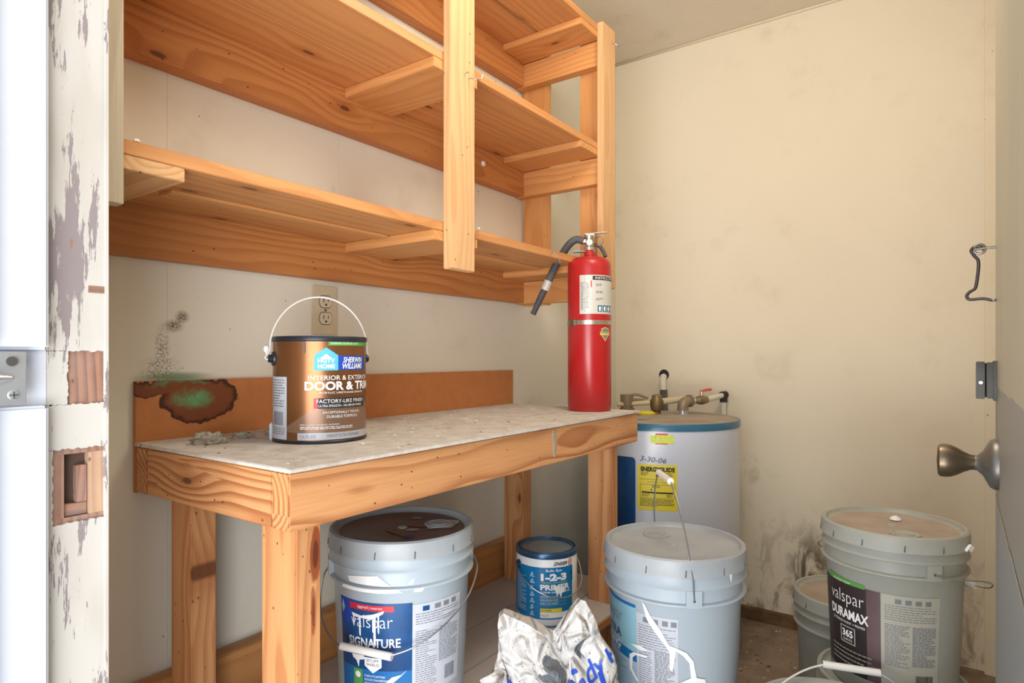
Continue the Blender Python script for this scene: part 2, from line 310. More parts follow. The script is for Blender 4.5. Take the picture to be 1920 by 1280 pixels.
class MB:
    def __init__(s): s.v = []; s.f = []; s.mi = []; s.sm = []; s.mats = []
    def add(s, vs, fs, m, smooth=False):
        if m not in s.mats: s.mats.append(m)
        b = len(s.v); i = s.mats.index(m); s.v += [tuple(v) for v in vs]
        for f in fs: s.f.append([b+k for k in f]); s.mi.append(i); s.sm.append(smooth)
    def box(s, lo, hi, m):
        x0, y0, z0 = lo; x1, y1, z1 = hi
        s.add([(x0,y0,z0),(x1,y0,z0),(x1,y1,z0),(x0,y1,z0),(x0,y0,z1),(x1,y0,z1),(x1,y1,z1),(x0,y1,z1)],
              [(0,3,2,1),(4,5,6,7),(0,1,5,4),(1,2,6,5),(2,3,7,6),(3,0,4,7)], m)
    def lathe(s, prof, m, n=64, mats=None, cx=0, cy=0, caps=True):
        vs = []
        for r, z in prof:
            for k in range(n):
                a = 2*PI*k/n; vs.append((cx+r*math.sin(a), cy-r*math.cos(a), z))
        for i in range(len(prof)-1):
            fs = [(i*n+k, i*n+(k+1) % n, (i+1)*n+(k+1) % n, (i+1)*n+k) for k in range(n)]
            s.add([vs[j] for j in range(i*n, (i+2)*n)], [[q-i*n for q in f] for f in fs], (mats[i] if mats else m), True)
        # caps
        for idx, rev in ((0, True), (len(prof)-1, False)):
            if caps and prof[idx][0] > 1e-5:
                ring = vs[idx*n:(idx+1)*n]; f = list(range(n)); s.add(ring, [f[::-1] if rev else f], (mats[0 if rev else -1] if mats else m))
    def tube(s, pts, r, m, n=10, caps=True):
        pts = [Vector(p) for p in pts]; rs = r if hasattr(r, '__len__') else [r]*len(pts)
        vs = []; up = None
        for i, p in enumerate(pts):
            t = (pts[min(i+1, len(pts)-1)]-pts[max(i-1, 0)]).normalized()
            if up is None:
                up = t.orthogonal().normalized()
            up = (up - t*up.dot(t)).normalized(); sd = t.cross(up)
            for k in range(n):
                a = 2*PI*k/n; vs.append(p+(up*math.cos(a)+sd*math.sin(a))*rs[i])
        fs = [(i*n+k, i*n+(k+1) % n, (i+1)*n+(k+1) % n, (i+1)*n+k) for i in range(len(pts)-1) for k in range(n)]
        s.add(vs, fs, m, True)
        if caps: s.add(vs[:n], [list(range(n))[::-1]], m); s.add(vs[-n:], [list(range(n))], m)
    def build(s, name, parent=None, loc=None, rot=None, bevel=0):
        me = bpy.data.meshes.new(name); me.from_pydata(s.v, [], s.f)
        for k in s.mats: me.materials.append(M[k])
        me.polygons.foreach_set('material_index', s.mi); me.polygons.foreach_set('use_smooth', s.sm)
        bm = bmesh.new(); bm.from_mesh(me); bmesh.ops.remove_doubles(bm, verts=bm.verts, dist=1e-6)
        if bevel: bmesh.ops.bevel(bm, geom=bm.edges[:], offset=bevel, segments=2, affect='EDGES')
        for e in bm.edges:
            if len(e.link_faces) == 2 and e.calc_face_angle(0) > 0.7: e.smooth = False
        bm.to_mesh(me); bm.free(); me.update()
        o = bpy.data.objects.new(name, me); col.objects.link(o)
        if parent: o.parent = parent
        if loc: o.location = loc
        if rot: o.rotation_euler = rot
        return o
def spline(pts, n=8):
    pts = [Vector(p) for p in pts]; out = []
    for i in range(len(pts)-1):
        p0, p1, p2, p3 = pts[max(i-1, 0)], pts[i], pts[i+1], pts[min(i+2, len(pts)-1)]
        for k in range(n):
            t = k/n
            out.append(0.5*((2*p1)+(p2-p0)*t+(2*p0-5*p1+4*p2-p3)*t*t+(3*p1-p0-3*p2+p3)*t**3))
    return out+[pts[-1]]
def thing(name, label, cat, loc=(0, 0, 0), rz=0, group=None):
    o = bpy.data.objects.new(name, None); o.empty_display_size = 0.05; col.objects.link(o)
    o.location = loc; o.rotation_euler = (0, 0, rz); o['label'] = label; o['category'] = cat
    if group: o['group'] = group
    return o
def tag(o, label, cat, group=None):
    o['label'] = label; o['category'] = cat
    if group: o['group'] = group
    return o
def struct(o, label=None):
    o['kind'] = 'structure'
    if label: o['label'] = label
    return o
AX = {'x': Vector((1, 0, 0)), 'y': Vector((0, 1, 0)), 'z': Vector((0, 0, 1))}
def board(name, lo, hi, laxis, waxis, mat, parent, bevel=0.0012, label=None):
    """a sawn board: its own long axis is its local X, so that the grain follows it"""
    lo, hi = Vector(lo), Vector(hi); c = (lo+hi)/2; d = hi-lo
    L, W = AX[laxis], AX[waxis]; T = L.cross(W)
    l, wd, t = abs(d.dot(L)), abs(d.dot(W)), abs(d.dot(T))
    b = MB(); b.box((-l/2, -wd/2, -t/2), (l/2, wd/2, t/2), mat)
    o = b.build(name, parent, bevel=bevel)
    o.matrix_local = Matrix.Translation(c) @ Matrix((L, W, T)).transposed().to_4x4()
    if label: o['label'] = label
    return o

# ---- print on cylinders ------------------------------------------------
class Wrap:
    """prints on a cylinder of radius r: s is arc length, z height"""
    def __init__(s, r, taper=0.0): s.r = r; s.mb = MB(); s.taper = taper
    def pt(s, a, z, off):
        r = s.r+s.taper*z+off; t = a/s.r; return (r*math.sin(t), -r*math.cos(t), z)
    def rect(s, s0, s1, z0, z1, m, off=0.0006, slant=0.0):
        n = max(1, int(abs(s1-s0)/0.005)); nz = 1
        vs = [s.pt(s0+(s1-s0)*i/n, z, off) for z in (z0, z1) for i in range(n+1)]
        s.mb.add(vs, [(i, i+1, n+2+i, n+1+i) for i in range(n)], m, True)
    def poly(s, pts, m, off):
        # fan-filled shape, split into 5 mm columns
        bm = bmesh.new(); vs = [bm.verts.new((a, z, 0)) for a, z in pts]; f = bm.faces.new(vs)
        a0 = min(p[0] for p in pts); a1 = max(p[0] for p in pts); x = a0+0.005
        while x < a1:
            bmesh.ops.bisect_plane(bm, geom=bm.verts[:]+bm.edges[:]+bm.faces[:], plane_co=(x, 0, 0), plane_no=(1, 0, 0)); x += 0.005
        bmesh.ops.triangulate(bm, faces=bm.faces[:]); bm.verts.index_update()
        s.mb.add([s.pt(v.co.x, v.co.y, off) for v in bm.verts], [[v.index for v in f.verts] for f in bm.faces], m, True); bm.free()
    def text(s, txt, s0, s1, zb, zt, m, off=0.0011, bold=0.0, skew=0.0, rise=0.0):
        vs, fs = textmesh(txt, bold)
        x0 = min(v[0] for v in vs); x1 = max(v[0] for v in vs); y0 = min(v[1] for v in vs); y1 = max(v[1] for v in vs)
        out = []
        for x, y in vs:
            fx = (x-x0)/(x1-x0); fy = (y-y0)/(y1-y0)
            out.append(s.pt(s0+(s1-s0)*fx+skew*(fy)*(zt-zb), zb+(zt-zb)*fy+rise*fx, off))
        s.mb.add(out, fs, m, True)
    def lines(s, s0, s1, z0, z1, m, pitch=0.004, off=0.0009, seed=1, h=0.45):
        rr = random.Random(seed); z = z1
        while z-pitch > z0:
            x = s0; end = s1-(s1-s0)*(rr.random()**3)*0.5
            while x < end:
                l = rr.uniform(0.003, 0.010); s.rect(x, min(x+l, end), z-pitch*h, z, m, off); x += l+0.0014
            z -= pitch
    def bars(s, s0, s1, z0, z1, m, off=0.0009, seed=3):
        rr = random.Random(seed); x = s0
        while x < s1: l = rr.choice((0.0005, 0.0008, 0.0013)); s.rect(x, x+l, z0, z1, m, off); x += l+rr.choice((0.0006, 0.0009))
def textmesh(txt, bold=0.0):
    cu = bpy.data.curves.new('lettering', 'FONT'); cu.body = txt; cu.size = 1; cu.offset = bold; cu.resolution_u = 3
    o = bpy.data.objects.new('lettering', cu); col.objects.link(o)
    dg = bpy.context.evaluated_depsgraph_get(); me = bpy.data.meshes.new_from_object(o.evaluated_get(dg))
    vs = [(v.co.x, v.co.y) for v in me.vertices]; fs = [list(p.vertices) for p in me.polygons]
    bpy.data.objects.remove(o); bpy.data.curves.remove(cu); bpy.data.meshes.remove(me)
    return vs, fs

# ================================================================== THE ROOM
XR, YB, ZC = 2.47, 1.213, 2.25          # right wall, back wall, ceiling
YC = -0.095                             # wall behind the open door
def slab(name, lo, hi, m, label=None):
    b = MB(); b.box(lo, hi, m); o = b.build(name); struct(o, label); return o
slab('floor', (-0.6, YC-0.1, -0.1), (XR+0.1, YB+0.1, 0), 'concrete', 'dirty brown concrete floor with debris')
slab('ceiling', (0.115, YC-0.1, ZC), (XR+0.1, YB+0.1, ZC+0.1), 'ceiling')
wb = slab('wall_back', (0.115, YB+0.006, 0), (XR+0.1, YB+0.1, ZC), 'paint', 'cream wall behind bench and shelves, with mildew and a panel seam')
xs = [0.315, 0.584, 0.984, 2.47]
for a, c in zip(xs, xs[1:]):
    b = MB(); b.box((a+0.0002, YB, 0), (c-0.0002, YB+0.006, ZC), 'wall_back'); b.build('panel', wb)
slab('wall_right', (XR, YC-0.1, 0), (XR+0.1, YB, ZC), 'wall_right', 'cream wall with scuffs behind the water heater')
slab('wall_front', (0.33, YC-0.1, 0), (XR, YC, ZC), 'paint')
b = MB(); b.box((0.115, 0.832, 0), (0.315, YB, ZC), 'paint'); b.box((0.115, YC-0.1, 2.06), (0.315, 0.832, ZC), 'paint'); b.box((0.115, YC-0.1, 0), (0.315, YC, 2.06), 'paint')
struct(b.build('wall_left'))
slab('baseboard_right', (XR-0.028, 0.15, 0), (XR, YB, 0.042), 'dirtybase', 'rotted brown sill strip along the floor')
slab('trim_1', (XR-0.022, YC, 0), (XR, -0.062, ZC), 'paint', 'cream corner batten beside the door')
b = MB(); b.tube([(XR-0.003, -0.06, ZC-0.004), (XR-0.003, YB, ZC-0.004)], 0.005, 'paint', 6); struct(b.build('trim_2'))

# door jamb: bare wood core, painted skin broken at two strike mortises, stop strip with a gap
jb = thing('trim_3', 'peeling white door jamb with two bare wood strike mortises', 'door jamb')
del jb['category']; jb['kind'] = 'structure'
def jcore(z0, z1): board('jamb_core', (0.115, 0.803, z0), (0.315, 0.832, z1), 'z', 'x', 'bare', jb, 0)
jcore(0, 0.812); jcore(0.882, 2.06)
board('jamb_core', (0.115, 0.803, 0.812), (0.276, 0.832, 0.882), 'z', 'x', 'bare', jb, 0)
board('jamb_core', (0.300, 0.8035, 0.812), (0.315, 0.832, 0.882), 'z', 'x', 'jamblight', jb, 0)
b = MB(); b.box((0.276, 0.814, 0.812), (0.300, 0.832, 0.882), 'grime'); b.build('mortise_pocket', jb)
board('mortise_block', (0.2765, 0.8065, 0.8125), (0.2995, 0.822, 0.826), 'x', 'z', 'bare', jb, 0.0006)
board('mortise_block', (0.2885, 0.8060, 0.8265), (0.2995, 0.822, 0.868), 'z', 'x', 'bare', jb, 0.0006)
def skin(lo, hi, m='peel', ragged=True):
    rj = random.Random(int(lo[2]*997+lo[0]*131)); n = 22; x0, _, z0 = lo; x1, _, z1 = hi; pts = []
    jit = (lambda: rj.uniform(-0.0011, 0.0011))
    lowj = z0 > 0.01; topj = z1 < 2.0
    pts += [(x0+(x1-x0)*i/n, z0+(jit() if lowj else 0)) for i in range(n)]
    pts += [(x1, z0+(z1-z0)*i/n) for i in range(n)]
    pts += [(x1+(x0-x1)*i/n, z1+(jit() if topj else 0)) for i in range(n)]
    pts += [(x0+(jit()*0.7 if x1 < 0.3 else 0) if 0 < i < n else x0, z1+(z0-z1)*i/n) for i in range(n)]
    if x1 < 0.3: pts = [((x+jit()) if abs(x-x1) < 1e-6 else x, z) for x, z in pts]
    m_ = len(pts); b = MB()
    b.add([(x, lo[1], z) for x, z in pts]+[(x, hi[1], z) for x, z in pts], [list(range(m_))]+[(k, m_+k, m_+(k+1) % m_, (k+1) % m_) for k in range(m_)], m)
    return b.build('paint_skin', jb)
skin((0.258, 0.800, 0), (0.315, 0.8033, 0.806)); skin((0.258, 0.800, 0.888), (0.315, 0.8033, 0.937)); skin((0.258, 0.800, 0.996), (0.315, 0.8033, 2.06))
skin((0.258, 0.800, 0.937), (0.2785, 0.8033, 0.996)); skin((0.258, 0.800, 0.806), (0.2645, 0.8033, 0.888))
b = MB(); b.box((0.315, 0.798, 0), (0.3185, 0.845, 2.06), 'peel'); b.build('edge_strip', jb)
board('chipped_wood', (0.2985, 0.7995, 1.062), (0.3145, 0.8005, 1.070), 'x', 'z', 'bare', jb, 0)
for z0, z1 in ((0, 0.938), (0.997, 2.06)):
    b = MB(); b.box((0.205, 0.785, z0), (0.2565, 0.8005, z1), 'white'); b.build('stop_strip', jb, bevel=0.003)
b = MB(); b.box((0.130, 0.770, 0), (0.2055, 0.802, 0.938), 'white'); b.box((0.130, 0.770, 0.997), (0.2055, 0.802, 2.06), 'white'); b.build('outer_stop', jb, bevel=0.004)
b = MB(); b.box((0.120, 0.799, 0.938), (0.258, 0.8035, 0.997), 'white'); b.build('notch_backing', jb)
sp = MB(); sp.box((0.165, 0.7785, 0.941), (0.2345, 0.7808, 0.995), 'silver')
so = sp.build('strike_plate', jb, bevel=0.0005); so['label'] = 'silver strike plate with two screws'
b = MB(); b.tube([(0.222, 0.7785, 0.985), (0.222, 0.776, 0.985)], 0.0048, 'dark', 14); b.build('screw_hole', so)
b = MB(); b.lathe([(0.005, 0), (0.0045, 0.0012), (0, 0.0018)], 'silver', 18); b.box((-0.0036, -0.0005, 0.0013), (0.0036, 0.0005, 0.0021), 'dark'); b.box((-0.0005, -0.0036, 0.0013), (0.0005, 0.0036, 0.0021), 'dark')
b.build('screw', so, (0.2235, 0.7785, 0.951), (PI/2, 0, 0))
b = MB(); b.tube([(0.150, 0.772, 0.968), (0.205, 0.7755, 0.968), (0.222, 0.778, 0.968)], [0.007, 0.006, 0.002], 'silver', 12); b.build('strike_lip', so)

# ------------------------------------------------------------------ open door
dr = thing('door_1', 'grey-green door standing open at the edge of the room', 'door'); del dr['category']; dr['kind'] = 'structure'
b = MB(); b.box((0.26, -0.076, 0.012), (1.10, -0.040, 2.03), 'door'); b.build('door_slab', dr, bevel=0.0015)
kb = MB(); kb.lathe([(0.033, 0), (0.033, 0.004), (0.030, 0.009), (0.016, 0.016), (0.010, 0.022), (0.0095, 0.026)], 'rose', 40)
ko = kb.build('knob_rose', dr, (1.022, -0.0400, 0.851), (-PI/2, 0, 0)); ko['label'] = 'worn grey metal door rose'
b = MB(); b.lathe([(0.0095, 0.020), (0.010, 0.029), (0.0135, 0.036), (0.018, 0.043), (0.0212, 0.050), (0.0222, 0.057), (0.0218, 0.062), (0.019, 0.0645), (0.0, 0.066)], 'knob', 40); b.build('knob', ko)
lt = MB(); lt.box((1.045, -0.0400, 0.931), (1.078, -0.036, 0.984), 'iron'); lo_ = lt.build('surface_latch', dr, bevel=0.0006)
b = MB(); b.box((1.048, -0.0362, 0.934), (1.076, -0.0290, 0.982), 'iron'); b.build('latch_block', lo_, bevel=0.0008)
b = MB(); b.box((1.050, -0.0270, 0.933), (1.072, -0.0175, 0.983), 'iron'); b.tube([(1.061, -0.0295, 0.935), (1.061, -0.0295, 0.981)], 0.004, 'iron', 10); b.build('latch_case', lo_, bevel=0.0008)
b = MB(); b.tube([(1.0500, -0.0225, 0.955), (1.0475, -0.0225, 0.955)], 0.0022, 'silver', 10); b.build('screw', lo_)
hk = MB(); hk.tube([(1.072, -0.041, 1.138), (1.072, -0.028, 1.138)]+[(1.072, -0.0215+0.0065*math.cos(a), 1.137+0.0065*math.sin(a)) for a in [PI*k/7 for k in range(0, 14)]], 0.0018, 'steel', 8)
ho = hk.build('hook_eye', dr)
b = MB(); b.tube(spline([(1.0745, -0.0275, 1.134), (1.0745, -0.023, 1.1405), (1.0745, -0.0165, 1.141), (1.0735, -0.0125, 1.136), (1.073, -0.0155, 1.129), (1.072, -0.0200, 1.122), (1.072, -0.0205, 1.112), (1.072, -0.0195, 1.100), (1.072, -0.0183, 1.090), (1.072, -0.0165, 1.083), (1.072, -0.0110, 1.0790), (1.072, -0.0075, 1.0735), (1.072, -0.0110, 1.0685), (1.072, -0.025, 1.069), (1.072, -0.036, 1.066)]), 0.0021, 'iron', 8); b.build('hook', ho)
b = MB(); b.tube([(1.071, -0.041, 1.066), (1.071, -0.034, 1.0665)], 0.0018, 'steel', 8); b.build('hook_stop', ho)

# ================================================================== SHELVES
sh = thing('wall_shelf', 'tall open shelf unit of orange pine boards fixed on the back wall', 'shelf')
levels = [(1.167, 1.257), (1.522, 1.620), (1.885, 1.978)]
for li, (z0, z1) in enumerate(levels):
    board('ledger', (0.318, 1.178, z0), (1.718, YB, z1), 'x', 'z', 'ledger', sh)
    board('end_rail', (1.7185, 0.896, z0-0.003), (1.752, YB, z1-0.0208), 'y', 'z', 'pine', sh)
    # planks: front and back, thin gap; they rest on ledger and cleats
    gap = (0.006, 0.003, 0.012)[li]
    board('plank', (0.318, 0.896, z1), (1.742, 1.046, z1+0.020), 'x', 'y', 'plank', sh)
    board('plank', (0.318, 1.046+gap, z1), (1.742, YB, z1+0.020), 'x', 'y', 'plank', sh)
    board('cleat', (0.318, 0.896, z1-0.020), (0.456, 1.1775, z1-0.0005), 'y', 'x', 'barelight' if li == 0 else 'pine', sh)
    board('cleat', (0.973, 0.896, z1-0.022), (1.120, 1.1775, z1-0.0005), 'y', 'x', 'pine', sh)
    board('cleat', (1.600, 0.896, z1-0.020), (1.7175, 1.1775, z1-0.0005), 'y', 'x', 'pine', sh)
board('batten', (0.50, 1.025, 1.2515), (0.965, 1.066, 1.2567), 'x', 'y', 'pine', sh, 0.0004)
board('batten', (1.125, 1.025, 1.2515), (1.59, 1.066, 1.2567), 'x', 'y', 'pine', sh, 0.0004)
board('upright', (1.7525, 1.105, 1.160), (1.772, 1.205, 2.0), 'z', 'y', 'pine', sh)
board('upright', (1.7525, 0.897, 1.160), (1.772, 0.985, 2.0), 'z', 'y', 'pine', sh)
board('post', (0.318, 0.8745, 1.185), (0.367, 0.8955, 2.24), 'z', 'x', 'greypost', sh, label='weathered grey-white post end')
board('post', (1.002, 0.8745, 1.176), (1.084, 0.8955, 2.24), 'z', 'x', 'post', sh, 0.002, label='pale pine post with bent nails')
board('post', (1.697, 0.8745, 1.200), (1.779, 0.8955, 2.0), 'z', 'x', 'post', sh, 0.002)
def nail(pts):
    b = MB(); b.tube(spline(pts), 0.0012, 'wire', 6); b.build('bent_nail', sh)
nail([(1.062, 0.876, 1.598), (1.062, 0.862, 1.594), (1.066, 0.855, 1.592), (1.078, 0.853, 1.596), (1.084, 0.853, 1.608)])
nail([(1.050, 0.876, 1.603), (1.048, 0.866, 1.604), (1.046, 0.862, 1.601)])
nail([(1.755, 0.876, 1.955), (1.757, 0.862, 1.950), (1.768, 0.855, 1.944), (1.776, 0.853, 1.955)])
nail([(1.43, 0.8955, 1.262), (1.43, 0.885, 1.268), (1.437, 0.872, 1.252), (1.436, 0.868, 1.235)])
for (x, y, z, r) in ((0.395, 0.905, 1.282, 0.005), (0.36, 0.903, 1.281, 0.004), (1.12, 0.893, 1.283, 0.004)):
    b = MB(); b.lathe([(0.0, 0), (r, r*0.3), (r*0.7, r), (0, r*1.2)], 'drip', 7); b.build('plaster_crumb', sh, (x, y, z-0.004))
b = MB(); b.lathe([(0.0, 0), (0.009, 0.0), (0.007, 0.004), (0, 0.005)], 'drip', 7); b.build('plaster_crumb', sh, (1.50, 1.178, 1.575), (PI/2, 0, 0))

# ================================================================== WORKBENCH
TB = 0.836
wbn = thing('workbench', 'rough fir workbench with dusty top and orange apron boards', 'workbench')
b = MB(); b.box((0.520, 0.742, TB-0.006), (1.668, 1.199, TB), 'dust'); o = b.build('bench_top', wbn, bevel=0.0012); o['label'] = 'thin grey dusty bench top sheet'
board('apron', (0.5225, 0.748, 0.748), (1.664, 0.788, TB-0.0065), 'x', 'z', 'bench', wbn, 0.002)
board('apron', (0.5225, 1.158, 0.748), (1.664, 1.198, TB-0.0065), 'x', 'z', 'bench', wbn, 0.002)
board('apron', (0.5228, 0.7885, 0.748), (0.562, 1.1575, TB-0.0065), 'y', 'z', 'bench', wbn, 0.002)
board('apron', (1.622, 0.7885, 0.748), (1.6635, 1.1575, TB-0.0065), 'y', 'z', 'bench', wbn, 0.002)
def leg(x0, x1, y0, y1, z1=TB-0.007, m='leg'):
    board('leg', (x0, y0, 0), (x1, y1, z1), 'z', 'y', m, wbn, 0.002)
leg(0.5630, 0.6070, 0.7895, 0.876, 0.7475, 'legresin'); leg(0.5635, 0.6080, 1.085, 1.1565)
leg(1.5800, 1.6215, 0.7895, 0.862); leg(1.6230-0.045, 1.6225, 1.085, 1.1565)
b = MB(); sp_ = [(1.206, 0.823), (1.213, 0.826), (1.2165, 0.815), (1.221, 0.812), (1.218, 0.795), (1.2215, 0.785), (1.216, 0.765), (1.210, 0.762), (1.207, 0.778), (1.209, 0.792), (1.204, 0.806)]
b.add([(x, 0.7468, z) for x, z in sp_]+[(x, 0.7482, z) for x, z in sp_], [list(range(11))]+[(k, 11+k, 11+(k+1) % 11, (k+1) % 11) for k in range(11)], 'clay'); b.build('plaster_smear', wbn)
# bottom shelf of the bench and the plank behind it
for y0, y1 in ((0.762, 0.880), (0.8825, 1.010), (1.0125, 1.170)):
    board('shelf_board', (0.50, y0, 0.280), (1.75, y1, 0.300), 'x', 'y', 'shelfboard', wbn, 0.0015)
board('shelf_edge', (0.50, 0.757, 0.2795), (1.75, 0.7618, 0.2985), 'x', 'z', 'lowplank', wbn, 0.0008)
board('back_plank', (0.50, 1.172, 0.288), (1.75, 1.208, 0.405), 'x', 'z', 'lowplank', wbn, 0.002)
# backsplash strip
b = MB(); b.box((0.5225, 1.2005, TB-0.090), (1.688, 1.2095, 0.945), 'splash'); o = b.build('backsplash', wbn, bevel=0.0006); o['label'] = 'brown hardboard strip with dark stain and green mildew'
# clay-like crumbs on the bench
def crumb(name, lab, x, y, r, seed, fl=0.5):
    bm = bmesh.new(); bmesh.ops.create_icosphere(bm, subdivisions=4, radius=1)
    for v in bm.verts:
        n = noise.fractal(v.co*2.2+Vector((seed*7.3, 0, 0)), 0.7, 2.0, 6)
        v.co *= 1+0.6*n
        v.co.x *= r*1.5; v.co.y *= r; v.co.z = max(v.co.z*r*fl*1.9, -r*0.28)+r*0.28
    me = bpy.data.meshes.new(name); bm.to_mesh(me); bm.free(); me.materials.append(M['clay'])
    for p in me.polygons: p.use_smooth = True
    o = bpy.data.objects.new(name, me); col.objects.link(o); o.location = (x, y, TB); o.rotation_euler = (0, 0, -0.5)
    return tag(o, lab, 'debris', 'grey lumps on the bench top')
crumb('dried_lump', 'largest grey crumbly lump, on the bench corner below the mildew stain', 0.592, 1.078, 0.0155, 1)
crumb('dried_lump', 'flat middle one of three grey lumps in front of the backsplash', 0.668, 1.100, 0.011, 2, 0.4)
crumb('dried_lump', 'small grey lump nearest to the bronze paint can', 0.735, 1.100, 0.011, 3, 0.45)
# loose chips scattered on the dusty top
b = MB(); rr = random.Random(5)
for k in range(170):
    x = rr.uniform(0.54, 1.65); y = rr.uniform(0.76, 1.18); r = rr.uniform(0.0008, 0.0026); a = rr.random()*PI
    if (x-0.751)**2+(y-0.979)**2 < 0.009 or (x-1.594)**2+(y-0.865)**2 < 0.006: continue
    dx, dy = r*math.cos(a)*1.8, r*math.sin(a)*1.8; h = r*0.7
    b.add([(x-dx, y-dy, TB), (x+dy*0.6, y-dx*0.6, TB), (x+dx, y+dy, TB), (x-dy*0.6, y+dx*0.6, TB), (x, y, TB+h)], [(0,1,4),(1,2,4),(2,3,4),(3,0,4),(3,2,1,0)], rr.choice(('drip', 'clay', 'clay', 'dirtybase')))
o = b.build('crumbs'); o['kind'] = 'stuff'; o['label'] = 'crumbs and paint chips strewn on bench top'; o['category'] = 'debris'
b = MB()
for k in range(420):
    x = rr.uniform(1.30, 2.44); y = rr.uniform(0.0, 1.15); r = rr.uniform(0.002, 0.007); a = rr.random()*PI
    if (x-2.094)**2+(y-0.851)**2 < 0.075: continue
    dx, dy = r*math.cos(a)*1.6, r*math.sin(a)*1.6; h = r*0.7
    b.add([(x-dx, y-dy, 0), (x+dy*0.6, y-dx*0.6, 0), (x+dx, y+dy, 0), (x-dy*0.6, y+dx*0.6, 0), (x, y, h)], [(0,1,4),(1,2,4),(2,3,4),(3,0,4),(3,2,1,0)], rr.choice(('clay', 'dirtybase', 'dirtybase', 'paperold')))
o = b.build('floor_debris'); o['kind'] = 'stuff'; o['label'] = 'grit and flakes strewn on the concrete floor'; o['category'] = 'debris'

# ================================================================== OUTLET
ou = thing('wall_outlet', 'ivory double outlet with aged cover plate on wall above the paint can', 'outlet', (0.9415, YB, 1.098))
b = MB(); b.box((-0.035, -0.005, -0.0575), (0.035, 0, 0.0575), 'outlet'); b.build('cover_plate', ou, bevel=0.0015)
for dz in (0.0195, -0.0195):
    pts = [(0.0172*math.cos(a), max(-0.0135, min(0.0135, 0.0175*math.sin(a)))) for a in [2*PI*k/28 for k in range(28)]]
    b = MB(); n = len(pts)
    b.add([(x, -0.0052, z) for x, z in pts]+[(x*0.97, -0.0072, z*0.97) for x, z in pts], [(k, (k+1) % n, n+(k+1) % n, n+k) for k in range(n)]+[list(range(n, 2*n))], 'outletface')
    ring = [(x*1.05, -0.0053, z*1.05) for x, z in pts]; b.tube(ring+[ring[0]], 0.0006, 'dark', 5)
    s = b.build('socket', ou, (0, 0, dz))
    b = MB(); b.box((-0.0078, -0.0078, -0.001), (-0.0058, -0.0070, 0.0075), 'dark'); b.box((0.0055, -0.0078, 0.000), (0.0073, -0.0070, 0.0070), 'dark')
    b.tube([(0, -0.0078, -0.0070), (0, -0.0069, -0.0070)], 0.0027, 'dark', 12); b.build('slots', s)
b = MB(); b.tube([(0, -0.0062, 0), (0, -0.0045, 0)], 0.003, 'brass', 12); b.build('screw', ou)

# ================================================================== BRONZE PAINT CAN
def bail(pts, r=0.0016, name='bail', par=None, mat='wire'):
    b = MB(); b.tube(spline(pts, 10), r, mat, 8); return b.build(name, par)
pc = thing('paint_can', 'bronze gallon can of door and trim paint on the dusty bench top', 'paint can', (0.751, 0.979, TB), -0.6544)
R_ = 0.0835
b = MB(); b.lathe([(0.080, 0.002), (R_, 0.005), (R_, 0.182), (0.0815, 0.184)], 'copper', 96); b.build('can_body', pc)
b = MB(); b.lathe([(0.081, 0.0), (0.0848, 0.0005), (0.0852, 0.004), (0.0838, 0.0055)], 'rim', 96); b.build('bottom_rim', pc)
b = MB(); b.lathe([(0.0838, 0.1805), (0.0858, 0.182), (0.0862, 0.1865), (0.0845, 0.190), (0.080, 0.190), (0.078, 0.1855), (0.074, 0.186), (0.073, 0.188), (0.070, 0.188), (0.068, 0.185), (0.0, 0.185)], 'rim', 96); b.build('lid', pc)
W = Wrap(R_)
W.poly([(-0.0620, 0.0300), (0.0005, 0.0700), (0.13, 0.0700), (0.13, 0.0200), (-0.0385, 0.0200), (-0.0620, 0.0210)], 'tan', 0.0002)
W.rect(0.0140, 0.125, 0.1735, 0.1800, 'green'); W.text('INTERIOR & EXTERIOR | SATIN', 0.018, 0.075, 0.1750, 0.1785, 'wprint')
W.poly([(-0.0102, 0.1295), (0.0311, 0.1295), (0.0311, 0.1560), (0.0100, 0.1700), (-0.0102, 0.1560)], 'hblue', 0.0007)
W.rect(0.0311, 0.0990, 0.1300, 0.1555, 'rblue', 0.0007)
W.poly([(-0.001, 0.1500), (0.0100, 0.1585), (0.021, 0.1500)], 'wprint', 0.0010)
W.text('HGTV', -0.0040, 0.0250, 0.1430, 0.1505, 'wprint', bold=0.03); W.text('HOME', -0.0040, 0.0250, 0.1330, 0.1405, 'wprint', bold=0.03)
W.text('SHERWIN', 0.0400, 0.0860, 0.1430, 0.1530, 'wprint', bold=0.02, skew=0.2); W.text('WILLIAMS', 0.0370, 0.0860, 0.1320, 0.1420, 'wprint', bold=0.02, skew=0.2)
W.text('INTERIOR & EXTERIOR', -0.0200, 0.1080, 0.1125, 0.1205, 'wprint', 0.0010)
W.text('DOOR & TRIM', -0.0262, 0.1160, 0.0945, 0.1100, 'wprint', 0.0010, bold=0.035)
W.text('ACRYLIC URETHANE ENAMEL', -0.0020, 0.0900, 0.0885, 0.0918, 'wprint')
W.rect(-0.0110, 0.0960, 0.0625, 0.0805, 'black', 0.0007); W.rect(-0.0110, -0.004, 0.0625, 0.0805, 'redp', 0.0009)
W.text('FACTORY-LIKE FINISH', -0.0060, 0.0900, 0.0720, 0.0785, 'wprint'); W.text('ULTRA SMOOTH - NO BRUSH MARKS', -0.0030, 0.0850, 0.0650, 0.0690, 'wprint')
W.text('EXCEPTIONALLY TOUGH,', 0.0050, 0.0780, 0.0525, 0.0575, 'wprint'); W.text('DURABLE FORMULA', 0.0110, 0.0720, 0.0455, 0.0505, 'wprint')
W.text('PARA INTERIOR Y EXTERIOR | SATINADO', -0.0345, 0.0330, 0.0320, 0.0355, 'wprint')
W.lines(-0.0345, 0.060, 0.0240, 0.0305, 'wprint', 0.0028)
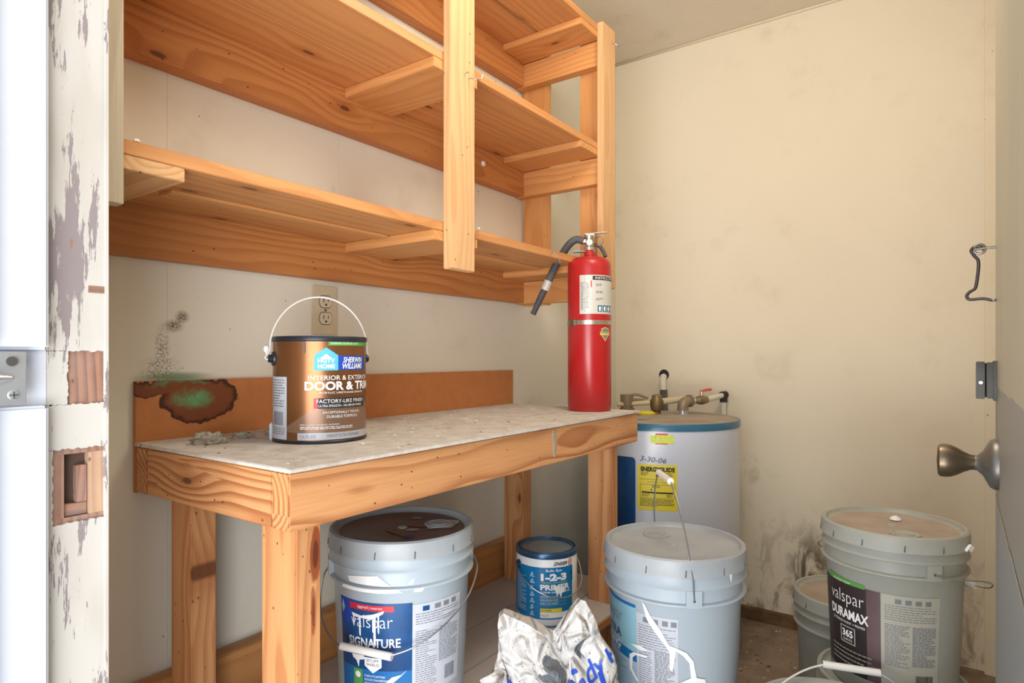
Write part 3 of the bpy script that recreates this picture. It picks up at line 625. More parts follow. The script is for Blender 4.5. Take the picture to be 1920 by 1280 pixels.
W.rect(-0.0393, 0.1250, 0.0075, 0.0200, 'tin', 0.0007); W.text('116 FL OZ', -0.0345, -0.0070, 0.0110, 0.0165, 'ink'); W.text('5968107 ULTRA DEEP BASE', 0.0110, 0.0760, 0.0120, 0.0170, 'ink')
W.rect(-0.1126, -0.0613, 0.0075, 0.1180, 'paper', 0.0007); W.lines(-0.108, -0.066, 0.062, 0.113, 'ink', 0.0046, seed=7); W.bars(-0.103, -0.0700, 0.032, 0.056, 'ink'); W.lines(-0.108, -0.066, 0.012, 0.028, 'ink', 0.0035, seed=8)
W.poly([(-0.0290, 0.1800), (-0.0255, 0.1800), (-0.0250, 0.1620), (-0.0265, 0.1590), (-0.0285, 0.1610)], 'duraside', 0.0014)
o = W.mb.build('label', pc); o['label'] = 'printed bronze label with white lettering and blue badges'
ea = math.radians(-75); ex = (math.sin(ea), -math.cos(ea))
for sg in (1, -1):
    b = MB(); b.lathe([(0.0135, 0), (0.0125, 0.003), (0.007, 0.004), (0.007, 0.009), (0.0045, 0.0105), (0, 0.0105)], 'rim', 24)
    b.build('bail_ear', pc, (ex[0]*0.083*sg, ex[1]*0.083*sg, 0.150), (PI/2, 0, ea if sg > 0 else ea+PI))
pts = []
for k in range(0, 17):
    a = PI*k/16; e = 0.0905*math.cos(a); z = 0.165+0.100*math.sin(a); pts.append((ex[0]*e, ex[1]*e, z))
pts = [(ex[0]*0.0950+0.003, ex[1]*0.095, 0.148), (ex[0]*0.098, ex[1]*0.098, 0.152)]+pts+[(-ex[0]*0.094, -ex[1]*0.094, 0.150)]
bail(pts, 0.0015, 'bail', pc, 'grip')
b = MB(); b.lathe([(0.0, -0.006), (0.004, -0.005), (0.006, 0), (0.005, 0.005), (0.0, 0.009)], 'drip', 9); b.build('paint_blob', pc, (-0.0935, -0.016, 0.167))
b = MB(); b.tube(spline([(-0.0935, -0.016, 0.166), (-0.092, -0.017, 0.158), (-0.089, -0.016, 0.150)]), [0.003]*17, 'drip', 6); b.build('paint_drip', pc)
b = MB(); b.box((-0.0895, -0.004, 0.0), (-0.0825, 0.010, 0.032), 'paper'); b.build('peeling_label_corner', pc, bevel=0.002)

# ================================================================== PRIMER CAN
zc = thing('paint_can', 'blue and white gallon can of primer on the low shelf under the bench', 'paint can', (1.42, 0.90, 0.300), -1.0059)
R2 = 0.0805
b = MB(); b.lathe([(0.078, 0.002), (R2, 0.005), (R2, 0.176), (0.079, 0.178)], 'wprint', 96); b.build('can_body', zc)
b = MB(); b.lathe([(0.0775, 0.0), (0.0818, 0.0005), (0.0822, 0.004), (0.0808, 0.0055)], 'ziprim', 96); b.build('bottom_rim', zc)
b = MB(); b.lathe([(0.0808, 0.172), (0.0828, 0.174), (0.0834, 0.184), (0.0818, 0.187), (0.077, 0.187), (0.075, 0.182), (0.072, 0.183), (0.071, 0.186), (0.068, 0.186), (0.066, 0.182)], 'ziprim', 96, caps=False)
b.lathe([(0.0660, 0.182), (0.062, 0.1825), (0, 0.183)], 'canlid', 96, caps=False); zl = b.build('lid', zc)
vs, fs = textmesh('BONDING PRIMER', 0.01); b = MB(); mx = max(v[0] for v in vs)
b.add([((0.048-0.012*(v[1]))*math.sin(2.6-(v[0]/mx)*2.2+PI/2+1.4), -(0.048-0.012*v[1])*math.cos(2.6-(v[0]/mx)*2.2+PI/2+1.4), 0.1834) for v in vs], [f[::-1] for f in fs], 'paper'); b.build('embossed_lettering', zl)
W = Wrap(R2)
W.rect(-0.125, 0.0770, 0.0200, 0.1520, 'zblue', 0.0005)
W.text('ZINSSER', 0.0165, 0.0560, 0.1565, 0.1655, 'black', bold=0.03, skew=0.3)
for rr_, mm, of in ((0.0085, 'redp', 0.0007), (0.0065, 'wprint', 0.0009), (0.0045, 'redp', 0.0011), (0.0025, 'wprint', 0.0013), (0.0012, 'redp', 0.0015)):
    W.poly([(0.0680+rr_*math.cos(2*PI*k/20), 0.1610+rr_*math.sin(2*PI*k/20)) for k in range(20)], mm, of)
W.text('Bulls Eye', -0.0020, 0.0400, 0.1395, 0.1480, 'wprint', 0.0012, bold=0.01)
W.text('1-2-3', -0.0150, 0.0540, 0.1180, 0.1370, 'wprint', 0.0012, bold=0.06)
W.text('Water-Base - Interior & Exterior', -0.0130, 0.0560, 0.1125, 0.1160, 'lime', 0.0010)
W.text('PRIMER', -0.0160, 0.0640, 0.0945, 0.1090, 'wprint', 0.0012, bold=0.04)
W.text('PREMIUM  FOR ALL SURFACES', -0.0160, 0.0660, 0.0870, 0.0915, 'wprint', 0.0010, bold=0.02)
for k in range(3): W.text(('ULTRA-HIGH ADHESION', 'SEALS & BLOCKS STAINS', 'BONDS TO ALL SURFACES')[k], -0.0160, 0.030, 0.0760-k*0.0085, 0.0800-k*0.0085, 'wprint', 0.0010); W.rect(-0.016, 0.055, 0.0735-k*0.0085, 0.0739-k*0.0085, 'lime', 0.0008)
W.rect(-0.0160, 0.0400, 0.0380, 0.0480, 'yellow', 0.0009); W.text('EXTREME', -0.0130, 0.0120, 0.0410, 0.0455, 'black', 0.0013); W.rect(-0.0165, 0.06, 0.0240, 0.0375, 'wprint', 0.0007); W.text('WHITE', -0.0160, 0.0050, 0.0270, 0.0330, 'ink', 0.0012)
for k in range(7):
    z = 0.135-k*0.0165
    W.poly([(-0.038+0.0035*math.cos(2*PI*j/10), z+0.0035*math.sin(2*PI*j/10)) for j in range(10)], 'pale', 0.0008); W.lines(-0.044, -0.031, z-0.0105, z-0.004, 'wprint', 0.0028, seed=k)
W.lines(-0.098, -0.056, 0.030, 0.125, 'pale', 0.0048, seed=12)
W.poly([(0.0770, 0.1480), (0.0720, 0.1350), (0.0660, 0.1300), (0.0735, 0.1250), (0.0710, 0.1150), (0.0770, 0.1100)], 'navy', 0.0008)
W.mb.build('label', zc)
ea = math.radians(-62); ex = (math.sin(ea), -math.cos(ea))
for sg in (1, -1):
    b = MB(); b.lathe([(0.0125, 0), (0.0115, 0.003), (0.006, 0.004), (0.006, 0.008), (0.004, 0.009), (0, 0.009)], 'ziprim', 24)
    b.build('bail_ear', zc, (ex[0]*0.0805*sg, ex[1]*0.0805*sg, 0.147), (PI/2, 0, ea if sg > 0 else ea+PI))
def pol(deg, r, z): a = math.radians(deg); return (r*math.sin(a), -r*math.cos(a), z)
bail([pol(-62, 0.090, 0.147), pol(-55, 0.0905, 0.139), pol(-40, 0.0905, 0.120), pol(-20, 0.090, 0.098), pol(10, 0.090, 0.080), pol(45, 0.091, 0.078), pol(80, 0.093, 0.095), pol(105, 0.093, 0.125), pol(118, 0.090, 0.147)], 0.0015, 'bail', zc)
W = Wrap(0.0818)
W.poly([(0.020, 0.100), (0.045, 0.101), (0.052, 0.090), (0.040, 0.086), (0.038, 0.072), (0.032, 0.088), (0.027, 0.078), (0.024, 0.090)], 'drip', 0.0012); W.mb.build('paint_drip', zc)

# ================================================================== FIVE GALLON BUCKETS
def bucket(label, loc, rz, D=0.29, Hh=0.365, mat='bucket', lidmat='bucketlid', lidtop=None, group='large plastic paint buckets', ear=15, notches=12, spout=(0.2, 60), missing=()):
    t = thing('paint_bucket', label, 'bucket', loc, rz, group)
    k = D/0.29; h = Hh/0.365
    P = lambda L: [(r*k, z*h) for r, z in L]
    b = MB(); b.lathe(P([(0.117, 0.0), (0.121, 0.002), (0.1225, 0.008), (0.1335, 0.272), (0.1345, 0.274), (0.1425, 0.2750), (0.1435, 0.2775), (0.1425, 0.280), (0.1355, 0.2820), (0.1360, 0.306), (0.1430, 0.3075), (0.1440, 0.311), (0.1405, 0.3150), (0.1385, 0.3340), (0.134, 0.336)]), mat, 96); b.build('bucket_body', t)
    b = MB(); b.lathe(P([(0.1400, 0.330), (0.1450, 0.3305), (0.1450, 0.334), (0.1438, 0.336), (0.1440, 0.354), (0.1425, 0.362), (0.1380, 0.3650), (0.1340, 0.3635), (0.1310, 0.3570), (0.1250, 0.3540)]), lidmat, 96, caps=False)
    b.lathe(P([(0.1250, 0.3540), (0.06, 0.3536), (0, 0.3540)]), lidtop or lidmat, 96, caps=False)
    lid = b.build('lid', t)
    rr = random.Random(int(loc[0]*1000))
    b = MB(); r0 = 0.1450*k
    b.tube([(0, -r0, 0.3340*h), (0.001, -r0+0.0006, 0.3470*h)], 0.0011, 'notch', 6)
    n0 = b.build('tear_notch', lid); n0.rotation_euler.z = 0.15
    for i in range(1, notches):
        c = n0.copy(); col.objects.link(c); c.rotation_euler.z = 0.15+2*PI*i/notches+rr.uniform(-0.03, 0.03)
    sx, sa = spout; sa = math.radians(sa)
    b = MB(); b.lathe([(0.030*k, 0), (0.029*k, 0.0022), (0.025*k, 0.0030), (0.023*k, 0.0015), (0.019*k, 0.0012), (0.017*k, 0.0035), (0.006*k, 0.0045), (0, 0.0040)], lidmat, 40)
    b.build('spout_cap', lid, (0.075*k*math.sin(sa), -0.075*k*math.cos(sa), 0.3540*h))
    b = MB(); b.lathe([(0.010, 0), (0.008, 0.002), (0, 0.0025)], lidmat, 20); b.build('lid_pip', lid, (0.0, 0.0, 0.3540*h))
    for a0 in (ear, ear+180):
        W = Wrap(0.1355*k); s0 = math.radians(a0)*W.r
        n = 6; w2 = 0.014*k
        vs = []
        for off in (0.0, 0.0095*k):
            for z in (0.2765*h, 0.3085*h):
                for i in range(n+1): vs.append(W.pt(s0-w2+2*w2*i/n, z, off))
        m = n+1; fs = []
        for i in range(n):
            fs += [(2*m+i, 2*m+i+1, 3*m+i+1, 3*m+i), (i, 2*m+i, 2*m+i+1, i+1), (m+i, m+i+1, 3*m+i+1, 3*m+i)]
        fs += [(0, m, 3*m, 2*m), (n, 2*m+n, 3*m+n, m+n)]
        W.mb.add(vs, fs, mat); e = W.mb.build('bail_ear', t)
        b = MB(); c = Vector(pol(a0, (0.1355+0.0097)*k, 0.290*h)); c2 = Vector(pol(a0, (0.1355+0.0085)*k, 0.290*h)); b.tube([c2, c], 0.0026, 'dark', 10); b.build('ear_hole', e)
    return t
# ---- left one, under the bench
bl = bucket('grey-white paint bucket with navy label, under the front of the workbench', (0.90, 0.913, 0.300), -0.7782, 0.288, 0.357, lidtop='lidstain', ear=100, spout=(0, 100))
W = Wrap(0.1215, 0.0428)
z0, z1 = 0.100, 0.250
W.rect(-0.1250, 0.0164, 0.075, 0.244, 'navy', 0.0005); W.rect(-0.1250, 0.0164, 0.075, 0.120, 'navy2', 0.0007)
W.poly([(-0.125, 0.244), (-0.125, 0.196), (-0.10, 0.200), (-0.07, 0.208), (-0.095, 0.226), (-0.08, 0.244)], 'rblue', 0.0006)
W.poly([(-0.118, 0.240), (-0.112, 0.226), (-0.118, 0.214), (-0.122, 0.226)], 'pale', 0.0008)
W.rect(-0.0980, -0.0140, 0.2290, 0.2400, 'redp', 0.0009); W.text('eggshell | interior', -0.0800, -0.0330, 0.2315, 0.2375, 'wprint', 0.0013)
W.text('valspar', -0.0950, -0.0160, 0.1890, 0.2200, 'wprint', 0.0013, bold=-0.012, rise=0.003)
W.text('SIGNATURE', -0.1020, -0.0030, 0.1600, 0.1770, 'wprint', 0.0013, bold=0.02, rise=0.004)
W.poly([(-0.068, 0.143), (-0.036, 0.143), (-0.036, 0.127), (-0.052, 0.115), (-0.068, 0.127)], 'wprint', 0.0010)
W.text('SCUFF', -0.064, -0.041, 0.1355, 0.1405, 'black', 0.0014); W.text('SHIELD', -0.064, -0.040, 0.1280, 0.1330, 'black', 0.0014)
W.rect(-0.0930, -0.0730, 0.0880, 0.1180, 'green', 0.0010)
W.poly([(-0.083+0.006*math.cos(2*PI*j/14), 0.108+0.006*math.sin(2*PI*j/14)) for j in range(14)], 'wprint', 0.0013)
for k, tx in enumerate(('STANDS UP TO ANYTHING', 'EXCELLENT STAIN RESISTANCE', 'RICH AND FADE-RESISTANT COLOR', 'SMOOTH, HIGH-HIDING COVERAGE')):
    W.text(tx, -0.0690, -0.030+k*0.006, 0.1070-k*0.0068, 0.1110-k*0.0068, 'wprint', 0.0012)
W.rect(0.0166, 0.1180, 0.075, 0.240, 'paper', 0.0004); W.lines(0.022, 0.110, 0.196, 0.222, 'ink', 0.0045, seed=21, h=0.3); W.lines(0.022, 0.062, 0.085, 0.190, 'ink', 0.0040, seed=22, h=0.3); W.lines(0.066, 0.112, 0.120, 0.190, 'ink', 0.0032, seed=23)
for x in (0.034, 0.056, 0.074, 0.092): W.rect(x, x+0.012, 0.2260, 0.2350, 'ink', 0.0008)
W.rect(0.034, 0.046, 0.2260, 0.2350, 'navy', 0.0009); W.bars(0.080, 0.104, 0.086, 0.112, 'ink')
o = W.mb.build('label', bl); o['label'] = 'navy and white printed label'
W = Wrap(0.1215, 0.0428)          # dried white drips
for s0, zt, zb, wd in ((-0.075, 0.219, 0.180, 0.004), (-0.088, 0.217, 0.196, 0.003), (-0.047, 0.222, 0.164, 0.0045), (-0.040, 0.222, 0.188, 0.003)):
    W.poly([(s0-wd/2, zt), (s0+wd/2, zt), (s0+wd*0.4, zb+0.004), (s0, zb), (s0-wd*0.5, zb+0.005)], 'drip', 0.0022)
W.poly([(-0.093, 0.222), (-0.072, 0.219), (-0.050, 0.224), (-0.030, 0.232), (-0.032, 0.226), (-0.052, 0.214), (-0.090, 0.215)], 'drip', 0.0020)
W.poly([(-0.095, 0.144), (-0.070, 0.146), (-0.064, 0.140), (-0.078, 0.136), (-0.080, 0.122), (-0.085, 0.134), (-0.093, 0.138)], 'drip', 0.0020)
W.poly([(-0.050, 0.092), (-0.030, 0.098), (-0.018, 0.110), (-0.002, 0.114), (0.008, 0.122), (-0.004, 0.110), (-0.018, 0.098), (-0.030, 0.090)], 'drip', 0.0020)
W.mb.build('paint_drip', bl)
W = Wrap(0.1425)
W.poly([(-0.125, 0.268), (-0.08, 0.267), (-0.03, 0.2665), (0.0, 0.2680), (-0.01, 0.2745), (-0.06, 0.2730), (-0.12, 0.2745)], 'drip', 0.0007); W.poly([(0.02, 0.267), (0.035, 0.2665), (0.04, 0.2730), (0.022, 0.2735)], 'drip', 0.0007)
W.mb.build('paint_smear', bl)
W = Wrap(0.1350)
W.poly([(-0.105, 0.2780), (-0.02, 0.2765), (-0.035, 0.288), (-0.045, 0.2950), (-0.080, 0.2920), (-0.11, 0.2880)], 'drip', 0.0012); W.poly([(0.008, 0.2800), (0.018, 0.2780), (0.022, 0.2900), (0.014, 0.2860)], 'drip', 0.0012)
W.mb.build('paint_smear', bl)
bail([pol(-80, 0.1425, 0.284), pol(-87, 0.152, 0.262), pol(-84, 0.158, 0.225), pol(-72, 0.158, 0.195), pol(-56, 0.156, 0.172), pol(-44, 0.153, 0.163)], 0.0017, 'bail', bl)
bail([pol(-9, 0.153, 0.160), pol(8, 0.150, 0.172), pol(30, 0.148, 0.198), pol(55, 0.150, 0.232), pol(80, 0.150, 0.268), pol(100, 0.1430, 0.284)], 0.0017, 'bail', bl)
b = MB(); b.tube([pol(-46, 0.153, 0.165), pol(-7, 0.153, 0.1585)], 0.0068, 'grip', 18); b.build('grip', bl)

b = MB(); zl_ = 0.3545*0.357/0.365+0.0004
def lidshape(pts, m, dz=0.0): b.add([(x, y, zl_+dz) for x, y in pts], [list(range(len(pts)))], m)
lidshape([(-0.035, -0.020), (-0.022, -0.008), (0.018, -0.058), (0.004, -0.070)], 'skinpink')
lidshape([(0.006, -0.022), (0.016, -0.014), (0.030, -0.018), (0.032, -0.027), (0.020, -0.031), (0.008, -0.029)], 'skinpale', 0.0002)
lidshape([(0.012+0.011*math.cos(t), -0.071+0.006*math.sin(t)) for t in [2*PI*k/16 for k in range(16)]], 'rblue', 0.0004)
lidshape([(0.000, 0.012), (0.030, 0.012), (0.045, 0.020), (0.050, 0.000), (0.045, -0.010), (0.030, -0.004), (0.010, 0.004)], 'skinpink', 0.0001)
ring = [(0.074+(0.040+0.006*math.sin(3*t))*math.cos(t), 0.013+(0.038+0.005*math.sin(5*t))*math.sin(t)) for t in [-2.4+3.4*k/24 for k in range(25)]]
inner = [(0.074+0.030*math.cos(t), 0.013+0.030*math.sin(t)) for t in [-2.4+3.4*k/24 for k in range(25)]]
for k in range(24): b.add([(inner[k][0], inner[k][1], zl_), (ring[k][0], ring[k][1], zl_), (ring[k+1][0], ring[k+1][1], zl_), (inner[k+1][0], inner[k+1][1], zl_)], [(0, 1, 2, 3)], 'skinpale')
lidshape([(0.020, 0.064), (0.038, 0.060), (0.040, 0.070), (0.022, 0.074)], 'skinpale')
sm_ = b.build('paint_smear', bl)
# ---- middle one, in front of the water heater, on a squat pail
def pail(label, loc, rz, r, h):
    t = thing('plastic_pail', label, 'pail', loc, rz)
    b = MB(); b.lathe([(r*0.86, 0), (r*0.88, 0.004), (r*0.95, h*0.80), (r, h*0.805), (r, h*0.83), (r*0.96, h*0.84), (r*0.96, h*0.93)], 'bucket', 72); b.build('bucket_body', t)
    b = MB(); b.lathe([(r*0.965, h*0.92), (r*1.02, h*0.925), (r*1.02, h-0.003), (r*0.99, h), (r*0.94, h), (r*0.93, h-0.006), (0, h-0.006)], 'bucketlid', 72); b.build('lid', t); return t
pail('squat closed pail under the light grey bucket beside the heater', (1.272, 0.487, 0), 0, 0.118, 0.247)
bm_ = bucket('light grey bucket with pale blue label and upright handle, before the water heater', (1.269, 0.489, 0.2425), -1.2030, 0.290, 0.365, ear=15, spout=(0, -150))
W = Wrap(0.1223, 0.0418)
W.rect(-0.1900, -0.0700, 0.070, 0.262, 'sky', 0.0004); W.rect(-0.190, -0.0700, 0.070, 0.150, 'pale', 0.0006); W.poly([(-0.19, 0.156), (-0.0700, 0.1480), (-0.0700, 0.1660), (-0.19, 0.180)], 'navy2', 0.0008); W.rect(-0.19, -0.0700, 0.2560, 0.2620, 'navy2', 0.0008)
W.text('valspar', -0.1880, -0.1030, 0.2080, 0.2420, 'ink', 0.0010, bold=-0.015); W.text('ULTRA', -0.182, -0.1090, 0.1830, 0.2010, 'navy', 0.0010, bold=0.03)
W.text('HIDING', -0.178, -0.1120, 0.1620, 0.1750, 'wprint', 0.0012, bold=0.02); W.text('INTERIOR', -0.172, -0.1140, 0.1545, 0.1600, 'wprint', 0.0012)
W.lines(-0.150, -0.095, 0.118, 0.142, 'ink', 0.0050, seed=31, h=0.25)
W.rect(-0.0695, 0.0075, 0.070, 0.250, 'paper', 0.0004); W.lines(-0.065, 0.003, 0.180, 0.228, 'ink', 0.0048, seed=32, h=0.28); W.lines(-0.065, -0.038, 0.085, 0.176, 'ink', 0.0044, seed=33, h=0.28); W.lines(-0.034, 0.003, 0.108, 0.182, 'ink', 0.0034, seed=34, h=0.5)
for x in (-0.055, -0.037, -0.020, -0.005): W.rect(x, x+0.010, 0.2340, 0.2440, 'ink', 0.0008)
W.bars(-0.018, 0.003, 0.074, 0.098, 'ink'); o = W.mb.build('label', bm_); o['label'] = 'pale blue and white printed label'
W = Wrap(0.1223, 0.0418)
W.poly([(-0.055, 0.272), (-0.051, 0.271), (-0.041, 0.252), (-0.022, 0.226), (-0.008, 0.200), (0.004, 0.196), (0.022, 0.188), (0.034, 0.172), (0.040, 0.140), (0.056, 0.136), (0.060, 0.120), (0.050, 0.095), (0.020, 0.095), (0.008, 0.128), (0.030, 0.140), (0.027, 0.168), (0.016, 0.182), (0.004, 0.190), (-0.002, 0.150), (-0.007, 0.152), (-0.007, 0.186), (-0.016, 0.200), (-0.034, 0.222), (-0.047, 0.242)], 'drip', 0.0024)
W.poly([(-0.045, 0.170), (-0.075, 0.168), (-0.086, 0.160), (-0.086, 0.130), (-0.070, 0.112), (-0.066, 0.114), (-0.080, 0.134), (-0.078, 0.156), (-0.072, 0.163), (-0.050, 0.166)], 'drip', 0.0022)
W.poly([(-0.083, 0.182), (-0.060, 0.186), (-0.044, 0.180), (-0.060, 0.176)], 'drip', 0.0020)
W.mb.build('paint_drip', bm_)
ea = math.radians(15); ex = Vector((math.sin(ea), -math.cos(ea), 0)); lean = Vector((-0.02, 0, 0.215))
pf = lambda a: ex*0.1490*math.cos(a)+Vector((0, 0, 0.290))+lean*math.sin(a)
bail([ex*0.1445+Vector((0, 0, 0.290))]+[pf(PI*k/20) for k in range(1, 9)], 0.0017, 'bail', bm_)
bail([pf(PI*k/20) for k in range(12, 20)]+[ex*-0.1445+Vector((0, 0, 0.290))], 0.0017, 'bail', bm_)
b = MB(); b.tube([pf(PI*8/20)+ex*0.004, pf(PI*12/20)-ex*0.004], 0.0066, 'grip', 18); b.build('grip', bm_)
W = Wrap(0.1350); W.poly([(0.105, 0.334), (0.112, 0.333), (0.110, 0.318), (0.107, 0.322)], 'drip', 0.011); W.mb.build('paint_smear', bm_)

# ---- right stack
lb = bucket('lower bucket carrying the black-labelled one, beside the open door', (1.535, 0.116, 0), -1.2, 0.288, 0.325, 'oldbucket', 'oldbucket', ear=-60)
bd = bucket('aged bucket with black label, on top of another bucket near the door', (1.535, 0.116, 0.316), -1.4954, 0.270, 0.330, 'oldbucket', 'oldbucket', lidtop='htop', ear=31, spout=(0, 18))
W = Wrap(0.1140, 0.0436)
W.rect(-0.1500, -0.0420, 0.032, 0.214, 'duralabel', 0.0004); W.rect(-0.0420, -0.0180, 0.032, 0.214, 'duraside', 0.0004)
W.poly([(-0.130, 0.212), (-0.0440, 0.212), (-0.0440, 0.220), (-0.130, 0.224)], 'green', 0.0009); W.text('exterior', -0.115, -0.070, 0.2130, 0.2180, 'wprint', 0.0012)
W.text('valspar', -0.1230, -0.0460, 0.1640, 0.1980, 'wprint', 0.0012, bold=-0.012); W.text('DURAMAX', -0.1240, -0.0380, 0.1400, 0.1600, 'wprint', 0.0012, bold=0.035)
W.text('EXTERIOR PAINT + PRIMER', -0.1180, -0.0440, 0.1300, 0.1350, 'wprint', 0.0012)
for a, c, e, f_ in ((-0.098, -0.096, 0.090, 0.124), (-0.066, -0.064, 0.090, 0.124)): W.rect(a, c, e, f_, 'paperold', 0.0009)
W.rect(-0.098, -0.064, 0.1225, 0.1245, 'paperold', 0.0009); W.rect(-0.098, -0.064, 0.090, 0.092, 'paperold', 0.0009)
W.text('365', -0.0930, -0.0690, 0.1030, 0.1180, 'wprint', 0.0012, bold=0.03); W.text('DAYS', -0.0910, -0.0710, 0.0950, 0.1000, 'wprint', 0.0012)
W.lines(-0.125, -0.030, 0.040, 0.078, 'paperold', 0.0090, seed=41, h=0.3)
W.rect(-0.0180, 0.0780, 0.028, 0.214, 'paperold', 0.0004); W.lines(-0.012, 0.072, 0.160, 0.194, 'ink', 0.0046, seed=42, h=0.3); W.lines(-0.012, 0.028, 0.070, 0.156, 'ink', 0.0036, seed=43); W.lines(0.032, 0.072, 0.075, 0.156, 'ink', 0.0034, seed=44, h=0.6)
for x in (0.004, 0.020, 0.036, 0.052): W.rect(x, x+0.010, 0.198, 0.207, 'ink', 0.0008)
W.bars(0.038, 0.068, 0.038, 0.062, 'black'); o = W.mb.build('label', bd); o['label'] = 'black and white printed label'
b = MB(); b.tube(spline([pol(62, 0.136, 0.302), pol(66, 0.140, 0.312), pol(70, 0.138, 0.300), pol(73, 0.139, 0.306)]), 0.003, 'drip', 7); b.build('paint_blob', bd)
bail([(0.069, -0.1150, 0.262), (0.10, -0.105, 0.256), (0.145, -0.055, 0.246), (0.168, 0.00, 0.228), (0.168, 0.05, 0.205), (0.150, 0.100, 0.190)], 0.0016, 'bail', bd)
b = MB(); b.tube([(0.150, 0.100, 0.190), (0.085, 0.160, 0.185)], 0.0066, 'grip', 16); b.build('grip', bd)
bail([(0.085, 0.160, 0.185), (0.0, 0.190, 0.190), (-0.10, 0.170, 0.200), (-0.15, 0.125, 0.225), (-0.12, 0.12, 0.250), (-0.069, 0.1150, 0.262)], 0.0016, 'bail', bd)
b = MB(); b.lathe([(0.0, 0), (0.012, 0.001), (0.009, 0.006), (0.003, 0.009), (0, 0.008)], 'drip', 8); b.build('paint_blob', bd, (0.006, 0.052, 0.3205))
# ---- low one behind, against the wall
bucket('low bucket with concentric ringed lid, behind the stacked pair by the wall', (1.888, 0.244, 0), -1.35, 0.270, 0.362, 'oldbucket', 'oldbucket', lidtop='htop', ear=70, spout=(0, -20))
# ---- nearest one, only its lid in view
bf = bucket('nearest bucket, only lid rim and white-gripped wire handle showing', (1.224, 0.178, 0), -1.42, 0.285, 0.360, 'oldbucket', 'oldbucket', ear=-84)
ea = math.radians(-84); ex = Vector((math.sin(ea), -math.cos(ea), 0)); lean = Vector((0.030, 0.150, 0.105))
pf = lambda a: ex*0.1470*math.cos(a)+Vector((0, 0, 0.287))+lean*math.sin(a)
bail([ex*0.1425+Vector((0, 0, 0.287))]+[pf(PI*k/20) for k in range(1, 9)], 0.0018, 'bail', bf, 'grip')
bail([pf(PI*k/20) for k in range(12, 20)]+[ex*-0.1425+Vector((0, 0, 0.287))], 0.0016, 'bail', bf)
b = MB(); b.tube([pf(PI*8/20)+ex*0.004, pf(PI*12/20)-ex*0.004], 0.0068, 'grip', 18); b.build('grip', bf)

# ================================================================== FIRE EXTINGUISHER
fe = thing('fire_extinguisher', 'red fire extinguisher with black hose, on right end of the workbench', 'fire extinguisher', (1.594, 0.865, TB), -1.0736)
RE = 0.0620
b = MB(); b.lathe([(0.055, 0), (0.0605, 0.0015), (0.0612, 0.014), (RE, 0.0155), (RE, 0.405), (0.0605, 0.418), (0.055, 0.428), (0.044, 0.4345), (0.024, 0.438), (0.0165, 0.441), (0.0150, 0.450), (0.0150, 0.456)], 'red', 96); b.build('cylinder', fe)
b = MB(); b.lathe([(0.012, 0.455), (0.0165, 0.457), (0.0165, 0.466), (0.0135, 0.468), (0.0135, 0.490), (0.015, 0.492), (0.015, 0.499), (0.0, 0.500)], 'chrome', 32)
b.tube([(-0.004, 0, 0.484), (-0.020, 0, 0.484)], 0.009, 'chrome', 16); b.tube([(0.0, -0.012, 0.478), (0.0, -0.020, 0.478)], 0.009, 'chrome', 16); b.build('valve', fe)
b = MB(); vs = [(-0.015, -0.010, 0.505), (0.050, -0.006, 0.510), (0.052, 0.006, 0.510), (-0.015, 0.010, 0.505)]
b.add([(x, y, z-0.003) for x, y, z in vs]+vs, [(3, 2, 1, 0), (4, 5, 6, 7), (0, 1, 5, 4), (1, 2, 6, 5), (2, 3, 7, 6), (3, 0, 4, 7)], 'chrome')
b.box((-0.010, -0.009, 0.496), (0.014, 0.009, 0.5035), 'chrome'); b.build('lever', fe, bevel=0.0008)
b = MB(); b.box((-0.046, -0.010, 0.4530), (0.016, 0.010, 0.4560), 'steel'); b.build('carry_handle', fe, bevel=0.001)
b = MB(); b.tube([(0.030+0.011*math.cos(a)*0.8, -0.018, 0.482+0.013*math.sin(a)) for a in [2*PI*k/20 for k in range(21)]], 0.0014, 'steel', 7); b.tube([(0.018, -0.012, 0.492), (0.026, -0.018, 0.492)], 0.0015, 'steel', 6); b.build('pull_ring', fe)
b = MB(); b.tube(spline([(0.016, 0.004, 0.474), (0.030, 0.010, 0.470), (0.040, 0.010, 0.455), (0.046, 0.006, 0.440)]), 0.0055, 'rubber', 10); b.build('hose_clip', fe)
k_ = 0.00153
def hp(u, v, y=-0.004): return ((u-1104)*k_, y, 0.154+(668-v)*k_)
b = MB(); b.tube(spline([hp(1093, 452), hp(1080, 449), hp(1068, 456), hp(1056, 472), hp(1044, 492), hp(1033, 514), hp(1024, 534)]), 0.0108, 'rubber', 18); hs = b.build('hose', fe)
b = MB(); b.tube([hp(1027.5, 526), hp(1020, 543)], 0.0122, 'exlabel', 20); b.build('hose_band', hs)
b = MB(); b.tube([hp(1021, 540), hp(1009, 565), hp(1001, 582), hp(998, 588)], [0.0100, 0.0092, 0.0078, 0.0088], 'rubber', 18); nz = b.build('nozzle', fe)
b = MB(); b.tube([hp(998.6, 586.8), hp(997.6, 588.8)], 0.0055, 'black', 14); b.build('nozzle_mouth', nz)
b = MB(); b.lathe([(RE+0.0001, 0.2425), (RE+0.0012, 0.2428), (RE+0.0012, 0.2548), (RE+0.0001, 0.2550)], 'chrome', 72); st = b.build('strap', fe)
W = Wrap(RE+0.001); W.rect(-0.070, -0.038, 0.2410, 0.2565, 'chrome', 0.0018); W.rect(-0.058, -0.050, 0.2400, 0.2575, 'brass', 0.0040); W.rect(-0.066, -0.062, 0.2400, 0.2575, 'steel', 0.0035); W.mb.build('strap_clasp', st)
